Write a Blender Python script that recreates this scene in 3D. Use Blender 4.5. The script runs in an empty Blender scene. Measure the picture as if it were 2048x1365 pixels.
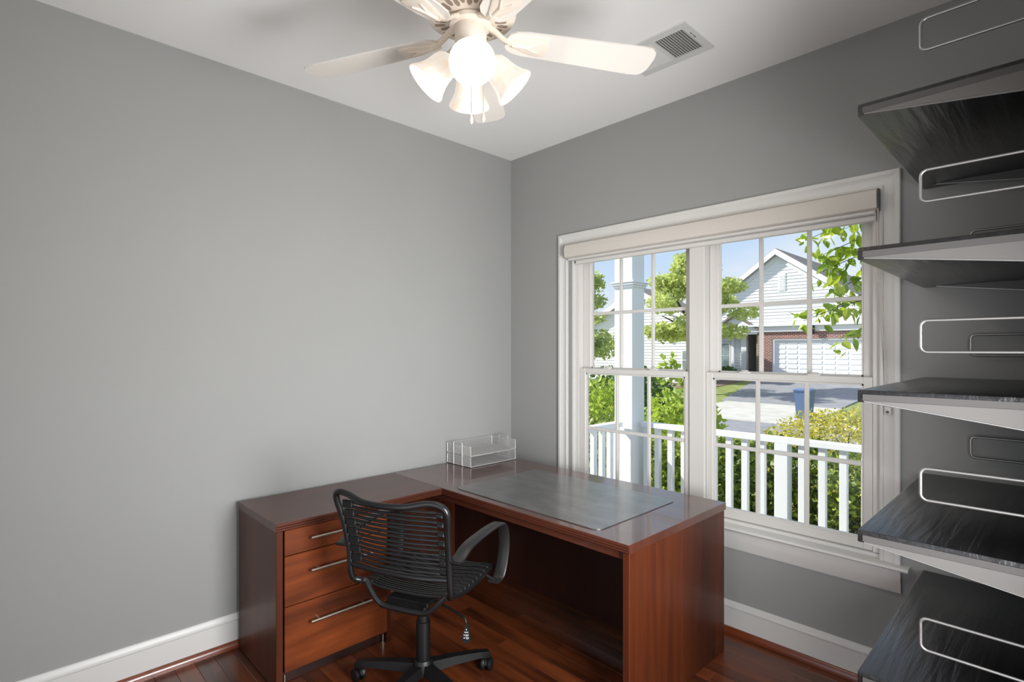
import bpy, bmesh, math, random
from mathutils import Vector, Matrix
R = math.radians
scene = bpy.context.scene
COL = scene.collection

# ------------------------------------------------------------------ camera
H = 2.95                                   # ceiling height; room corner at the origin, window wall y=0, left wall x=0
cam = bpy.data.cameras.new('camera'); co = bpy.data.objects.new('camera', cam); COL.objects.link(co)
co.location = (2.955, -2.843, 1.512); co.rotation_euler = (R(90), 0, R(46.0))
cam.sensor_width = 36; cam.lens = 1075 * 36 / 2048; cam.shift_y = (699 - 682.5) / 2048
cam.clip_start = 0.02; cam.clip_end = 300
scene.camera = co
# ------------------------------------------------------------------ sky
world = bpy.data.worlds.new('sky'); scene.world = world; world.use_nodes = True
wn, wl = world.node_tree.nodes, world.node_tree.links
wn.clear()
wo = wn.new('ShaderNodeOutputWorld'); bg = wn.new('ShaderNodeBackground'); bg.inputs[1].default_value = 1.0
tc = wn.new('ShaderNodeTexCoord'); sp = wn.new('ShaderNodeSeparateXYZ'); rp = wn.new('ShaderNodeValToRGB')
cr = rp.color_ramp
cr.elements[0].position = 0.0; cr.elements[0].color = (0.80, 0.88, 1.0, 1)
cr.elements[1].position = 1.0; cr.elements[1].color = (0.42, 0.58, 0.92, 1)
e = cr.elements.new(0.16); e.color = (0.60, 0.76, 1.0, 1)
e = cr.elements.new(0.45); e.color = (0.50, 0.67, 0.98, 1)
nz = wn.new('ShaderNodeTexNoise'); nz.inputs['Scale'].default_value = 2.6; nz.inputs['Detail'].default_value = 5
mp = wn.new('ShaderNodeMapping'); mp.inputs['Scale'].default_value = (1, 1, 2.4)
cw = wn.new('ShaderNodeValToRGB'); cw.color_ramp.elements[0].position = 0.47; cw.color_ramp.elements[1].position = 0.72
mx = wn.new('ShaderNodeMixRGB'); mx.inputs[2].default_value = (0.97, 0.98, 1.0, 1)
wl.new(tc.outputs['Generated'], sp.inputs[0]); wl.new(sp.outputs['Z'], rp.inputs[0])
wl.new(tc.outputs['Generated'], mp.inputs[0]); wl.new(mp.outputs[0], nz.inputs['Vector']); wl.new(nz.outputs['Fac'], cw.inputs[0])
wl.new(cw.outputs[0], mx.inputs[0]); wl.new(rp.outputs[0], mx.inputs[1]); wl.new(mx.outputs[0], bg.inputs[0]); wl.new(bg.outputs[0], wo.inputs[0])
# ------------------------------------------------------------------ sun, and area lamps added to fill the room from unseen sides
sun = bpy.data.lights.new('sun', 'SUN'); sun.energy = 7.0; sun.angle = R(1.0); sun.color = (1.0, 0.96, 0.88)
so = bpy.data.objects.new('sun', sun); COL.objects.link(so)
so.rotation_euler = Vector((-0.72, -0.33, 0.61)).to_track_quat('Z', 'Y').to_euler()
def area(name, loc, rot, sx, sy, power, colr):
    l = bpy.data.lights.new(name, 'AREA'); l.shape = 'RECTANGLE'; l.size = sx; l.size_y = sy; l.energy = power; l.color = colr
    o = bpy.data.objects.new(name, l); COL.objects.link(o); o.location = loc; o.rotation_euler = rot; return o
area('side_fill_light', (3.22, -1.72, 1.22), (0, R(90), R(-14)), 1.16, 0.76, 58, (0.98, 0.99, 1.0)).data.spread = R(132)  # added fill lamp beside the viewer, no known source there
area('back_fill_light', (1.9, -3.50, 1.15), (R(90), 0, 0), 1.5, 2.1, 6.5, (1.0, 0.97, 0.93))  # added weak fill lamp behind the viewer
# ------------------------------------------------------------------ exposure
vs = scene.view_settings
scene.display_settings.display_device = 'sRGB'
vs.view_transform = 'Standard'; vs.look = 'None'; vs.exposure = 0.0; vs.gamma = 1.0; vs.use_curve_mapping = False
scene.cycles.use_denoising = True

# ================================================================== helpers
def lin(r, g, b):
    f = lambda c: (c / 255 / 12.92) if c / 255 <= 0.04045 else ((c / 255 + 0.055) / 1.055) ** 2.4
    return (f(r), f(g), f(b), 1)

class MB:
    def __init__(s): s.v = []; s.f = []
    def add(s, vs_, fs):
        n = len(s.v); s.v += [tuple(p) for p in vs_]; s.f += [tuple(i + n for i in q) for q in fs]; return s
    def box(s, x0, x1, y0, y1, z0, z1):
        return s.add([(x0,y0,z0),(x1,y0,z0),(x1,y1,z0),(x0,y1,z0),(x0,y0,z1),(x1,y0,z1),(x1,y1,z1),(x0,y1,z1)],
                     [(0,3,2,1),(4,5,6,7),(0,1,5,4),(1,2,6,5),(2,3,7,6),(3,0,4,7)])
    def bbox(s, x0, x1, y0, y1, z0, z1, b=0.003, seg=1):
        bm = bmesh.new(); bmesh.ops.create_cube(bm, size=1)
        for v in bm.verts: v.co = Vector(((x0+x1)/2 + v.co.x*(x1-x0), (y0+y1)/2 + v.co.y*(y1-y0), (z0+z1)/2 + v.co.z*(z1-z0)))
        bmesh.ops.bevel(bm, geom=bm.edges[:], offset=b, segments=seg, affect='EDGES', profile=0.5)
        return s.bm(bm)
    def bm(s, bm, M=None):
        bm.verts.index_update()
        s.add([(M @ v.co) if M else v.co for v in bm.verts], [[v.index for v in f.verts] for f in bm.faces]); bm.free(); return s
    def loft(s, rings, cap=True, closed=True, loop=False):
        n = len(rings[0]); vs_ = [p for r in rings for p in r]; fs = []
        m = len(rings)
        for i in range(m if loop else m - 1):
            a, b = i * n, ((i + 1) % m) * n
            for j in range(n if closed else n - 1):
                k = (j + 1) % n
                fs.append((a + j, a + k, b + k, b + j))
        if cap and not loop:
            fs.append(tuple(range(n - 1, -1, -1))); fs.append(tuple((m - 1) * n + j for j in range(n)))
        return s.add(vs_, fs)
    def tube(s, path, r, n=8, loop=False, flat=1.0):
        P = [Vector(p) for p in path]; m = len(P)
        rr = r if isinstance(r, (list, tuple)) else [r] * m
        T = []
        for i in range(m):
            a = P[i - 1] if (i > 0 or loop) else P[i]; b = P[(i + 1) % m] if (i < m - 1 or loop) else P[i]
            T.append((b - a).normalized())
        up = Vector((0, 0, 1)) if abs(T[0].z) < 0.9 else Vector((1, 0, 0))
        N = (up - T[0] * up.dot(T[0])).normalized(); rings = []
        for i in range(m):
            if i: N = (N - T[i] * N.dot(T[i])).normalized()
            B = T[i].cross(N)
            rings.append([P[i] + (N * math.cos(2*math.pi*j/n) * flat + B * math.sin(2*math.pi*j/n)) * rr[i] for j in range(n)])
        return s.loft(rings, loop=loop)
    def lathe(s, prof, M=None, n=24, cap=True):
        rings = []
        for r, z in prof:
            ring = [Vector((r*math.cos(2*math.pi*j/n), r*math.sin(2*math.pi*j/n), z)) for j in range(n)]
            rings.append([M @ p for p in ring] if M else ring)
        return s.loft(rings, cap=cap)
    def poly(s, pts, z0, z1, M=None):                      # extruded outline
        n = len(pts); v = [Vector((x, y, z0)) for x, y in pts] + [Vector((x, y, z1)) for x, y in pts]
        if M: v = [M @ p for p in v]
        return s.add(v, [tuple(range(n - 1, -1, -1)), tuple(range(n, 2*n))] + [(i, (i+1) % n, n + (i+1) % n, n + i) for i in range(n)])
    def mesh(s, name, mat, org=(0, 0, 0), smooth=None):
        me = bpy.data.meshes.new(name)
        me.from_pydata([(p[0]-org[0], p[1]-org[1], p[2]-org[2]) for p in s.v], [], s.f)
        if mat: me.materials.append(mat)
        bm = bmesh.new(); bm.from_mesh(me); bmesh.ops.recalc_face_normals(bm, faces=bm.faces[:]); bm.to_mesh(me); bm.free()
        if smooth:
            me.polygons.foreach_set('use_smooth', [True] * len(me.polygons)); me.set_sharp_from_angle(angle=R(smooth))
        me.update(); return me
    def build(s, name, mat, parent=None, smooth=None, local=False, base=None):
        org = (0, 0, 0)
        if parent and not local: org = parent.get('_o', (0, 0, 0))
        if not parent:
            if base is None:
                xs, ys, zs = zip(*s.v); base = ((min(xs)+max(xs))/2, (min(ys)+max(ys))/2, min(zs))
            org = base
        o = bpy.data.objects.new(name, s.mesh(name, mat, org, smooth)); COL.objects.link(o)
        if parent: o.parent = parent; o['_o'] = list(parent.get('_o', (0, 0, 0)))
        else: o.location = org; o['_o'] = list(org)
        return o
def tag(o, label, cat, group=None, kind=None):
    o['label'] = label; o['category'] = cat
    if group: o['group'] = group
    if kind: o['kind'] = kind
    return o
def thing(name, label, cat, loc, rz=0, group=None, kind=None):
    o = bpy.data.objects.new(name, None); COL.objects.link(o); o.empty_display_size = 0.1
    o.location = loc; o.rotation_euler = (0, 0, rz); o['_o'] = list(loc)
    return tag(o, label, cat, group, kind)
def inst(name, me, parent, loc=(0, 0, 0), rot=(0, 0, 0)):
    o = bpy.data.objects.new(name, me); COL.objects.link(o); o.parent = parent; o.location = loc; o.rotation_euler = rot
    o['_o'] = list(parent.get('_o', (0, 0, 0))); return o
def struct(name, mb, mat, label, cat, smooth=None):
    return tag(mb.build(name, mat, smooth=smooth), label, cat, kind='structure')
def rrect(x0, x1, y0, y1, r, n=5):
    out = []
    for cx, cy, a in ((x1-r, y0+r, -90), (x1-r, y1-r, 0), (x0+r, y1-r, 90), (x0+r, y0+r, 180)):
        out += [(cx + r*math.cos(R(a + 90*i/n)), cy + r*math.sin(R(a + 90*i/n))) for i in range(n + 1)]
    return out
def spline(pts, k=6, loop=False):
    P = [Vector(p) for p in pts]; n = len(P); out = []
    for i in range(n if loop else n - 1):
        g = (lambda j: P[j % n]) if loop else (lambda j: P[max(0, min(n - 1, j))])
        a, b, c, d = g(i-1), g(i), g(i+1), g(i+2)
        for j in range(k):
            t = j / k
            out.append(0.5*((2*b) + (c-a)*t + (2*a-5*b+4*c-d)*t*t + (-a+3*b-3*c+d)*t**3))
    if not loop: out.append(P[-1])
    return out

# ================================================================== materials
def mat(name, color, rough=0.5, metal=0.0, spec=0.5, coat=0.0, coatr=0.1, bump=None, var=None, scale=(1,1,1), emit=None, sheen=0):
    """principled material with procedural colour variation (var = (colour2, noise scale, detail, lo, hi)) and noise relief (bump = (scale, strength))"""
    m = bpy.data.materials.new(name); m.use_nodes = True; nt = m.node_tree; b = nt.nodes['Principled BSDF']
    b.inputs['Base Color'].default_value = color; b.inputs['Roughness'].default_value = rough; b.inputs['Metallic'].default_value = metal
    b.inputs['Specular IOR Level'].default_value = spec; b.inputs['Coat Weight'].default_value = coat; b.inputs['Coat Roughness'].default_value = coatr
    tc = nt.nodes.new('ShaderNodeTexCoord'); mp = nt.nodes.new('ShaderNodeMapping'); mp.inputs['Scale'].default_value = scale
    nt.links.new(tc.outputs['Object'], mp.inputs[0])
    if var:
        n = nt.nodes.new('ShaderNodeTexNoise'); n.inputs['Scale'].default_value = var[1]; n.inputs['Detail'].default_value = var[2]
        rp = nt.nodes.new('ShaderNodeValToRGB'); rp.color_ramp.elements[0].color = color; rp.color_ramp.elements[1].color = var[0]
        rp.color_ramp.elements[0].position = var[3]; rp.color_ramp.elements[1].position = var[4]
        nt.links.new(mp.outputs[0], n.inputs['Vector']); nt.links.new(n.outputs['Fac'], rp.inputs[0]); nt.links.new(rp.outputs[0], b.inputs['Base Color'])
    if bump:
        n2 = nt.nodes.new('ShaderNodeTexNoise'); n2.inputs['Scale'].default_value = bump[0]; n2.inputs['Detail'].default_value = 4
        bp = nt.nodes.new('ShaderNodeBump'); bp.inputs['Strength'].default_value = bump[1]; bp.inputs['Distance'].default_value = 0.01
        nt.links.new(mp.outputs[0], n2.inputs['Vector']); nt.links.new(n2.outputs['Fac'], bp.inputs['Height']); nt.links.new(bp.outputs[0], b.inputs['Normal'])
    if emit:
        b.inputs['Emission Color'].default_value = emit[0]; b.inputs['Emission Strength'].default_value = emit[1]
    return m
def wood(name, dark, light, axis, fine=26, wide=3.0, rough=0.3, coat=0.5, coatr=0.12, rnd=0.0, bump=0.06, lo=0.3, hi=0.72, band=0.0, coat_ior=1.6, spec=0.5):
    m = bpy.data.materials.new(name); m.use_nodes = True; nt = m.node_tree; N, L = nt.nodes, nt.links; b = N['Principled BSDF']
    b.inputs['Roughness'].default_value = rough; b.inputs['Specular IOR Level'].default_value = spec; b.inputs['Coat Weight'].default_value = coat; b.inputs['Coat Roughness'].default_value = coatr; b.inputs['Coat IOR'].default_value = coat_ior
    tc = N.new('ShaderNodeTexCoord'); vec = tc.outputs['Object']
    oi = N.new('ShaderNodeObjectInfo')
    if rnd:
        ad = N.new('ShaderNodeVectorMath'); ad.operation = 'MULTIPLY_ADD'; cb = N.new('ShaderNodeCombineXYZ')
        for i in range(3): L.new(oi.outputs['Random'], cb.inputs[i])
        L.new(cb.outputs[0], ad.inputs[0]); ad.inputs[1].default_value = (37, 53, 11); L.new(vec, ad.inputs[2]); vec = ad.outputs[0]
    def noise(scl, sc, det, dist=0.0):
        mp = N.new('ShaderNodeMapping'); mp.inputs['Scale'].default_value = scl; n = N.new('ShaderNodeTexNoise')
        n.inputs['Scale'].default_value = sc; n.inputs['Detail'].default_value = det; n.inputs['Distortion'].default_value = dist
        L.new(vec, mp.inputs[0]); L.new(mp.outputs[0], n.inputs['Vector']); return n.outputs['Fac']
    st = [1.0, 1.0, 1.0]; st['xyz'.index(axis)] = 0.07
    sw = [1.0, 1.0, 1.0]; sw['xyz'.index(axis)] = 0.22
    a, c = noise(st, fine, 7, 0.4), noise(sw, wide, 3, 1.2)
    mxn = N.new('ShaderNodeMath'); mxn.operation = 'MULTIPLY_ADD'; mxn.inputs[1].default_value = 0.45; L.new(a, mxn.inputs[0])
    m2 = N.new('ShaderNodeMath'); m2.operation = 'MULTIPLY'; m2.inputs[1].default_value = 0.55; L.new(c, m2.inputs[0]); L.new(m2.outputs[0], mxn.inputs[2])
    rp = N.new('ShaderNodeValToRGB'); rp.color_ramp.elements[0].color = dark; rp.color_ramp.elements[1].color = light
    rp.color_ramp.elements[0].position = lo; rp.color_ramp.elements[1].position = hi
    L.new(mxn.outputs[0], rp.inputs[0]); colr = rp.outputs[0]
    if band:                                                   # veneer leaves side by side
        sb = [0.0, 0.0, 0.0]; sb['xyz'.index('y' if axis != 'y' else 'x')] = 1.0; sb['xyz'.index('x' if axis != 'x' else 'y')] = 1.0
        mp = N.new('ShaderNodeMapping'); mp.inputs['Scale'].default_value = sb
        w = N.new('ShaderNodeTexWhiteNoise'); w.noise_dimensions = '3D'; sn = N.new('ShaderNodeVectorMath'); sn.operation = 'SNAP'; sn.inputs[1].default_value = (band, band, 1)
        L.new(vec, mp.inputs[0]); L.new(mp.outputs[0], sn.inputs[0]); L.new(sn.outputs[0], w.inputs['Vector'])
        hs = N.new('ShaderNodeHueSaturation'); ma = N.new('ShaderNodeMapRange'); ma.inputs[3].default_value = 0.78; ma.inputs[4].default_value = 1.2
        L.new(w.outputs['Value'], ma.inputs[0]); L.new(ma.outputs[0], hs.inputs['Value']); L.new(colr, hs.inputs['Color']); colr = hs.outputs[0]
    if rnd:
        hs = N.new('ShaderNodeHueSaturation'); ma = N.new('ShaderNodeMapRange'); ma.inputs[3].default_value = 1 - rnd; ma.inputs[4].default_value = 1 + rnd
        L.new(oi.outputs['Random'], ma.inputs[0]); L.new(ma.outputs[0], hs.inputs['Value']); L.new(colr, hs.inputs['Color']); colr = hs.outputs[0]
    L.new(colr, b.inputs['Base Color'])
    bp = N.new('ShaderNodeBump'); bp.inputs['Strength'].default_value = bump; bp.inputs['Distance'].default_value = 0.004
    L.new(a, bp.inputs['Height']); L.new(bp.outputs[0], b.inputs['Normal'])
    return m
def leafmat(name, c1, c2, trans=0.45, sc=9.0):
    m = bpy.data.materials.new(name); m.use_nodes = True; nt = m.node_tree; N, L = nt.nodes, nt.links; N.clear()
    o = N.new('ShaderNodeOutputMaterial'); d = N.new('ShaderNodeBsdfPrincipled'); t = N.new('ShaderNodeBsdfTranslucent'); mx = N.new('ShaderNodeMixShader')
    d.inputs['Roughness'].default_value = 0.45
    tc = N.new('ShaderNodeTexCoord'); n = N.new('ShaderNodeTexNoise'); n.inputs['Scale'].default_value = sc; n.inputs['Detail'].default_value = 3
    oi = N.new('ShaderNodeObjectInfo'); am = N.new('ShaderNodeMath'); am.operation = 'MULTIPLY_ADD'; am.inputs[1].default_value = 0.25
    rp = N.new('ShaderNodeValToRGB'); rp.color_ramp.elements[0].color = c1; rp.color_ramp.elements[1].color = c2
    rp.color_ramp.elements[0].position = 0.38; rp.color_ramp.elements[1].position = 0.78
    L.new(tc.outputs['Object'], n.inputs['Vector']); L.new(oi.outputs['Random'], am.inputs[0]); L.new(n.outputs['Fac'], am.inputs[2]); L.new(am.outputs[0], rp.inputs[0])
    L.new(rp.outputs[0], d.inputs['Base Color']); L.new(rp.outputs[0], t.inputs['Color'])
    mx.inputs[0].default_value = trans; L.new(d.outputs[0], mx.inputs[1]); L.new(t.outputs[0], mx.inputs[2]); L.new(mx.outputs[0], o.inputs[0])
    return m
def glassmat():
    m = bpy.data.materials.new('window_glass'); m.use_nodes = True; nt = m.node_tree; N, L = nt.nodes, nt.links; N.clear()
    o = N.new('ShaderNodeOutputMaterial'); t = N.new('ShaderNodeBsdfTransparent'); t.inputs[0].default_value = (0.985, 0.995, 0.99, 1)
    g = N.new('ShaderNodeBsdfGlossy'); g.inputs['Roughness'].default_value = 0.02; f = N.new('ShaderNodeFresnel'); f.inputs[0].default_value = 1.25
    mx = N.new('ShaderNodeMixShader'); L.new(f.outputs[0], mx.inputs[0]); L.new(t.outputs[0], mx.inputs[1]); L.new(g.outputs[0], mx.inputs[2]); L.new(mx.outputs[0], o.inputs[0])
    return m
def brickmat():
    m = bpy.data.materials.new('red_brick'); m.use_nodes = True; nt = m.node_tree; N, L = nt.nodes, nt.links; b = N['Principled BSDF']
    tc = N.new('ShaderNodeTexCoord'); mp = N.new('ShaderNodeMapping'); mp.inputs['Rotation'].default_value = (R(90), 0, 0)
    br = N.new('ShaderNodeTexBrick'); br.inputs['Color1'].default_value = lin(150, 78, 62); br.inputs['Color2'].default_value = lin(112, 60, 54); br.inputs['Mortar'].default_value = lin(205, 195, 185)
    br.inputs['Scale'].default_value = 1.0; br.inputs['Brick Width'].default_value = 0.22; br.inputs['Row Height'].default_value = 0.078; br.inputs['Mortar Size'].default_value = 0.011
    L.new(tc.outputs['Object'], mp.inputs[0]); L.new(mp.outputs[0], br.inputs['Vector']); L.new(br.outputs[0], b.inputs['Base Color']); b.inputs['Roughness'].default_value = 0.9
    return m
def shademat():
    m = bpy.data.materials.new('lit_alabaster_glass'); m.use_nodes = True; nt = m.node_tree; N, L = nt.nodes, nt.links; b = N['Principled BSDF']
    b.inputs['Base Color'].default_value = (0.42, 0.40, 0.37, 1); b.inputs['Roughness'].default_value = 0.25
    tc = N.new('ShaderNodeTexCoord'); n = N.new('ShaderNodeTexNoise'); n.inputs['Scale'].default_value = 14; n.inputs['Detail'].default_value = 5; n.inputs['Distortion'].default_value = 2
    rp = N.new('ShaderNodeValToRGB'); rp.color_ramp.elements[0].color = (1.0, 0.74, 0.52, 1); rp.color_ramp.elements[1].color = (1.0, 0.94, 0.86, 1)
    rp.color_ramp.elements[0].position = 0.28; rp.color_ramp.elements[1].position = 0.6
    L.new(tc.outputs['Object'], n.inputs['Vector']); L.new(n.outputs['Fac'], rp.inputs[0]); L.new(rp.outputs[0], b.inputs['Emission Color']); b.inputs['Emission Strength'].default_value = 0.62
    return m

M = {}
M['wall'] = mat('grey_wall_paint', lin(159, 159, 157), 0.75, spec=0.25, bump=(520, 0.02), var=(lin(157, 157, 155), 2, 3, 0.3, 0.7))
M['ceil'] = mat('white_ceiling_paint', lin(247, 245, 242), 0.9, spec=0.2, bump=(300, 0.04))
M['trim'] = mat('white_trim_paint', lin(218, 216, 212), 0.35, bump=(90, 0.02))
M['vinyl'] = mat('white_vinyl_sash', lin(218, 215, 210), 0.4, bump=(60, 0.015))
M['dark_gap'] = mat('dark_gap', lin(60, 58, 55), 0.8, bump=(60, 0.05))
M['cherryZ'] = wood('cherry_veneer_upright', lin(48, 18, 8), lin(92, 42, 18), 'z', 22, 2.2, 0.42, 0.12, 0.16, band=0.11, spec=0.28)
M['cherryY'] = wood('cherry_veneer_along_wall', lin(62, 31, 22), lin(96, 51, 36), 'y', 24, 2.0, 0.34, 0.3, 0.14, coat_ior=1.5, spec=0.35)
M['cherryX'] = wood('cherry_veneer_along_window', lin(62, 31, 22), lin(96, 51, 36), 'x', 24, 2.0, 0.3, 0.6, 0.08, coat_ior=1.7, spec=0.4)
M['cherryD'] = wood('cherry_drawer_front', lin(60, 24, 9), lin(136, 66, 28), 'y', 16, 4.5, 0.42, 0.12, 0.16, lo=0.36, hi=0.66, spec=0.3)
M['cherryM'] = wood('cherry_veneer_shaded', lin(28, 11, 8), lin(48, 22, 15), 'z', 22, 2.2, 0.45, 0.12, 0.2, band=0.17)  # darker cherry copy; shade on the inner panels is in the colour
M['plank'] = wood('hardwood_plank', lin(52, 22, 10), lin(122, 62, 30), 'x', 22, 4.0, 0.36, 0.3, 0.18, rnd=0.28, lo=0.32, hi=0.7)
M['shoe'] = wood('stained_shoe_moulding', lin(92, 40, 18), lin(140, 68, 34), 'x', 20, 4.0, 0.3, 0.4, 0.15)
M['blackwood'] = wood('black_ash_shelf', lin(14, 13, 14), lin(36, 35, 36), 'y', 30, 3.2, 0.34, 0.35, 0.24, bump=1.6, lo=0.4, hi=0.74)
M['bracket'] = mat('grey_painted_steel', lin(94, 91, 89), 0.45, metal=0.2, bump=(200, 0.01))
M['band'] = mat('dark_grey_steel_band', lin(74, 71, 70), 0.45, metal=0.2, bump=(200, 0.01))
M['wire'] = mat('silver_wire', lin(176, 174, 172), 0.34, metal=0.9, bump=(200, 0.01))
M['tray'] = mat('silver_tray_wire', lin(206, 205, 203), 0.4, metal=0.35, bump=(200, 0.01))
M['nickel'] = mat('satin_nickel', lin(215, 208, 196), 0.3, metal=1.0, bump=(300, 0.02))
M['leather'] = mat('grey_desk_mat', lin(62, 62, 63), 0.34, spec=0.9, coat=0.7, coatr=0.22, bump=(120, 0.10), var=(lin(96, 95, 94), 9, 5, 0.4, 0.75), scale=(0.6, 1.4, 1))
M['blackmetal'] = mat('black_painted_tube', lin(20, 20, 21), 0.32, spec=0.6, bump=(80, 0.01))
M['blackplastic'] = mat('black_plastic', lin(14, 14, 15), 0.48, bump=(150, 0.04))
M['bungee'] = mat('black_bungee_cord', lin(15, 15, 16), 0.42, spec=0.6, bump=(500, 0.10))
M['armpad'] = mat('black_arm_pad', lin(30, 29, 29), 0.36, spec=0.6, bump=(140, 0.02))
M['print'] = mat('white_print', lin(190, 190, 190), 0.6, bump=(60, 0.01))
M['fan'] = mat('cream_fan_enamel', lin(232, 219, 204), 0.4, bump=(40, 0.01))
M['blade'] = mat('white_fan_blade', lin(226, 220, 212), 0.45, bump=(70, 0.02))
M['slot'] = mat('fan_slot_shade', lin(150, 132, 118), 0.7, bump=(70, 0.02))  # shade inside the slots, put into the colour
M['shade'] = shademat()
M['fabric'] = mat('cream_cellular_fabric', lin(212, 205, 196), 0.85, bump=(30, 0.12), scale=(0.05, 1, 6))
M['vent'] = mat('white_vent_enamel', lin(218, 217, 213), 0.45, bump=(70, 0.01))
M['duct'] = mat('grey_duct', lin(108, 104, 98), 0.8, bump=(70, 0.02))
M['glass'] = glassmat()
# outdoors
M['pwhite'] = mat('white_porch_paint', lin(236, 238, 240), 0.5, bump=(40, 0.02))
M['siding'] = mat('white_siding', lin(236, 237, 240), 0.6, bump=(14, 0.03))
M['sidingshade'] = mat('entry_siding_shaded', lin(168, 160, 148), 0.7, bump=(14, 0.03))  # darker siding copy; the entry recess shade is in the colour
M['roof'] = mat('grey_shingle', lin(150, 142, 134), 0.9, var=(lin(120, 113, 107), 30, 4, 0.35, 0.65), bump=(40, 0.4))
M['brick'] = brickmat()
M['asphalt'] = mat('asphalt', lin(142, 142, 146), 0.85, var=(lin(128, 128, 132), 3, 5, 0.35, 0.65), bump=(60, 0.2))
M['concrete'] = mat('concrete', lin(196, 192, 184), 0.85, var=(lin(180, 176, 168), 2, 5, 0.35, 0.65), bump=(30, 0.15))
M['lawn'] = mat('lawn', lin(108, 122, 62), 0.9, var=(lin(142, 148, 84), 2.2, 6, 0.35, 0.65), bump=(70, 0.8))
M['mulch'] = mat('mulch', lin(140, 122, 108), 0.95, var=(lin(98, 84, 74), 12, 6, 0.35, 0.65), bump=(50, 0.9))
M['bark'] = mat('bark', lin(84, 70, 60), 0.9, var=(lin(56, 46, 40), 14, 5, 0.35, 0.65), bump=(30, 0.6))
M['bin'] = mat('blue_plastic_bin', lin(92, 114, 150), 0.45, bump=(20, 0.02))
M['lantern'] = mat('black_lantern', lin(26, 28, 30), 0.4, bump=(20, 0.02))
M['pane_far'] = mat('far_window_pane', lin(150, 165, 165), 0.12, var=(lin(110, 125, 128), 1.5, 3, 0.4, 0.6))
M['l_hedge'] = leafmat('hedge_leaf', lin(46, 78, 30), lin(190, 206, 76), 0.3, 13)  # dark leaf tone deepened to carry shade within the hedge
M['l_tree'] = leafmat('tree_leaf', lin(104, 136, 88), lin(214, 222, 136), 0.45, 2.2)
M['l_left'] = leafmat('small_tree_leaf', lin(104, 136, 84), lin(204, 214, 128), 0.45, 4)
M['l_near'] = leafmat('near_tree_leaf', lin(100, 142, 30), lin(208, 216, 72), 0.5, 6)
M['l_shrub'] = leafmat('broad_shrub_leaf', lin(84, 124, 40), lin(190, 208, 84), 0.4, 5)
M['l_yellow'] = leafmat('yellow_shrub_leaf', lin(140, 134, 52), lin(226, 216, 96), 0.4, 5)
M['l_dark'] = leafmat('dark_shrub_leaf', lin(44, 76, 32), lin(110, 140, 60), 0.3, 4)

RND = random.Random(7)
# ================================================================== room shell
T = 0.15; XR = 3.15; YB = -3.41
WX0, WX1, WZ0, WZ1 = 0.60, 2.39, 0.55, 2.235          # window opening
w = MB(); w.box(-T, WX0, 0, T, -0.05, H).box(WX1, XR + T, 0, T, -0.05, H).box(WX0, WX1, 0, T, -0.05, WZ0).box(WX0, WX1, 0, T, WZ1, H)
struct('wall_front', w, M['wall'], 'grey painted wall that holds the wide double window', 'wall')
struct('wall_left', MB().box(-T, 0, YB - T, 0, -0.05, H), M['wall'], 'long grey painted wall behind the drawer unit', 'wall')
w = MB(); w.box(XR, XR + T, YB - T, -2.12, -0.05, H).box(XR, XR + T, -1.32, 0, -0.05, H).box(XR, XR + T, -2.12, -1.32, -0.05, 0.62).box(XR, XR + T, -2.12, -1.32, 1.82, H)  # opening added for the side fill lamp
struct('wall_right', w, M['wall'], 'grey wall that carries the black shelves, with an added opening for fill light', 'wall')
w = MB(); w.box(-T, 1.12, YB - T, YB, -0.05, H).box(2.68, XR + T, YB - T, YB, -0.05, H).box(1.12, 2.68, YB - T, YB, 2.22, H)  # opening added for the back fill lamp
struct('wall_back', w, M['wall'], 'grey wall behind the viewer with an added wide opening for fill light', 'wall')
struct('ceiling', MB().box(-T, XR + T, YB - T, T, H, H + 0.15), M['ceil'], 'flat white painted ceiling above the fan', 'ceiling')
fl = struct('floor', MB().box(-T, XR + T, YB - T, T, -0.07, -0.012), M['dark_gap'], 'dark red brown hardwood plank floor', 'floor')
PWD = 0.0825; y = -0.001; row = 0
while y > YB:
    x = 0.001; first = True
    while x < XR - 0.01:
        L_ = RND.uniform(0.25, 1.1) if first else RND.uniform(0.7, 1.5); first = False
        x1 = min(XR - 0.001, x + L_)
        if XR - x1 < 0.2: x1 = XR - 0.001
        mb = MB(); b = 0.0012; y0 = max(YB, y - PWD + 0.0006)
        mb.loft([[(xx, y0, -0.0125), (xx, y0, -b), (xx, y0 + b, 0), (xx, y - b, 0), (xx, y, -b), (xx, y, -0.0125)] for xx in (x, x1 - 0.0008)])
        mb.build('plank', M['plank'], fl)
        x = x1
    y -= PWD; row += 1
# baseboards with cap and stained shoe
BP = [(0, 0.0), (0.014, 0.0), (0.014, 0.132), (0.017, 0.136), (0.017, 0.142), (0.011, 0.150), (0.009, 0.160), (0.004, 0.167), (0, 0.168)]
SP = [(0.0145, 0.0005), (0.033, 0.0005), (0.033, 0.012), (0.029, 0.024), (0.022, 0.032), (0.0145, 0.034)]
def base(nm, P, m, label, which, cat):
    e = 0.0005
    if which == 'left': rings = [[(t + e, yy, z) for t, z in P] for yy in (YB + 0.001, -0.001)]
    elif which == 'front': rings = [[(xx, -t - e, z) for t, z in P] for xx in (0.034, XR - 0.001)]
    struct(nm, MB().loft(rings), m, label, cat, 30)
base('baseboard_left', BP, M['trim'], 'white baseboard along the wall behind the drawer unit', 'left', 'baseboard')
base('baseboard_front', BP, M['trim'], 'white baseboard below the double window', 'front', 'baseboard')
base('trim_1', SP, M['shoe'], 'stained wood shoe moulding under the baseboard behind the drawer unit', 'left', 'moulding')
base('trim_2', SP, M['shoe'], 'stained wood shoe moulding under the baseboard below the window', 'front', 'moulding')

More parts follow.
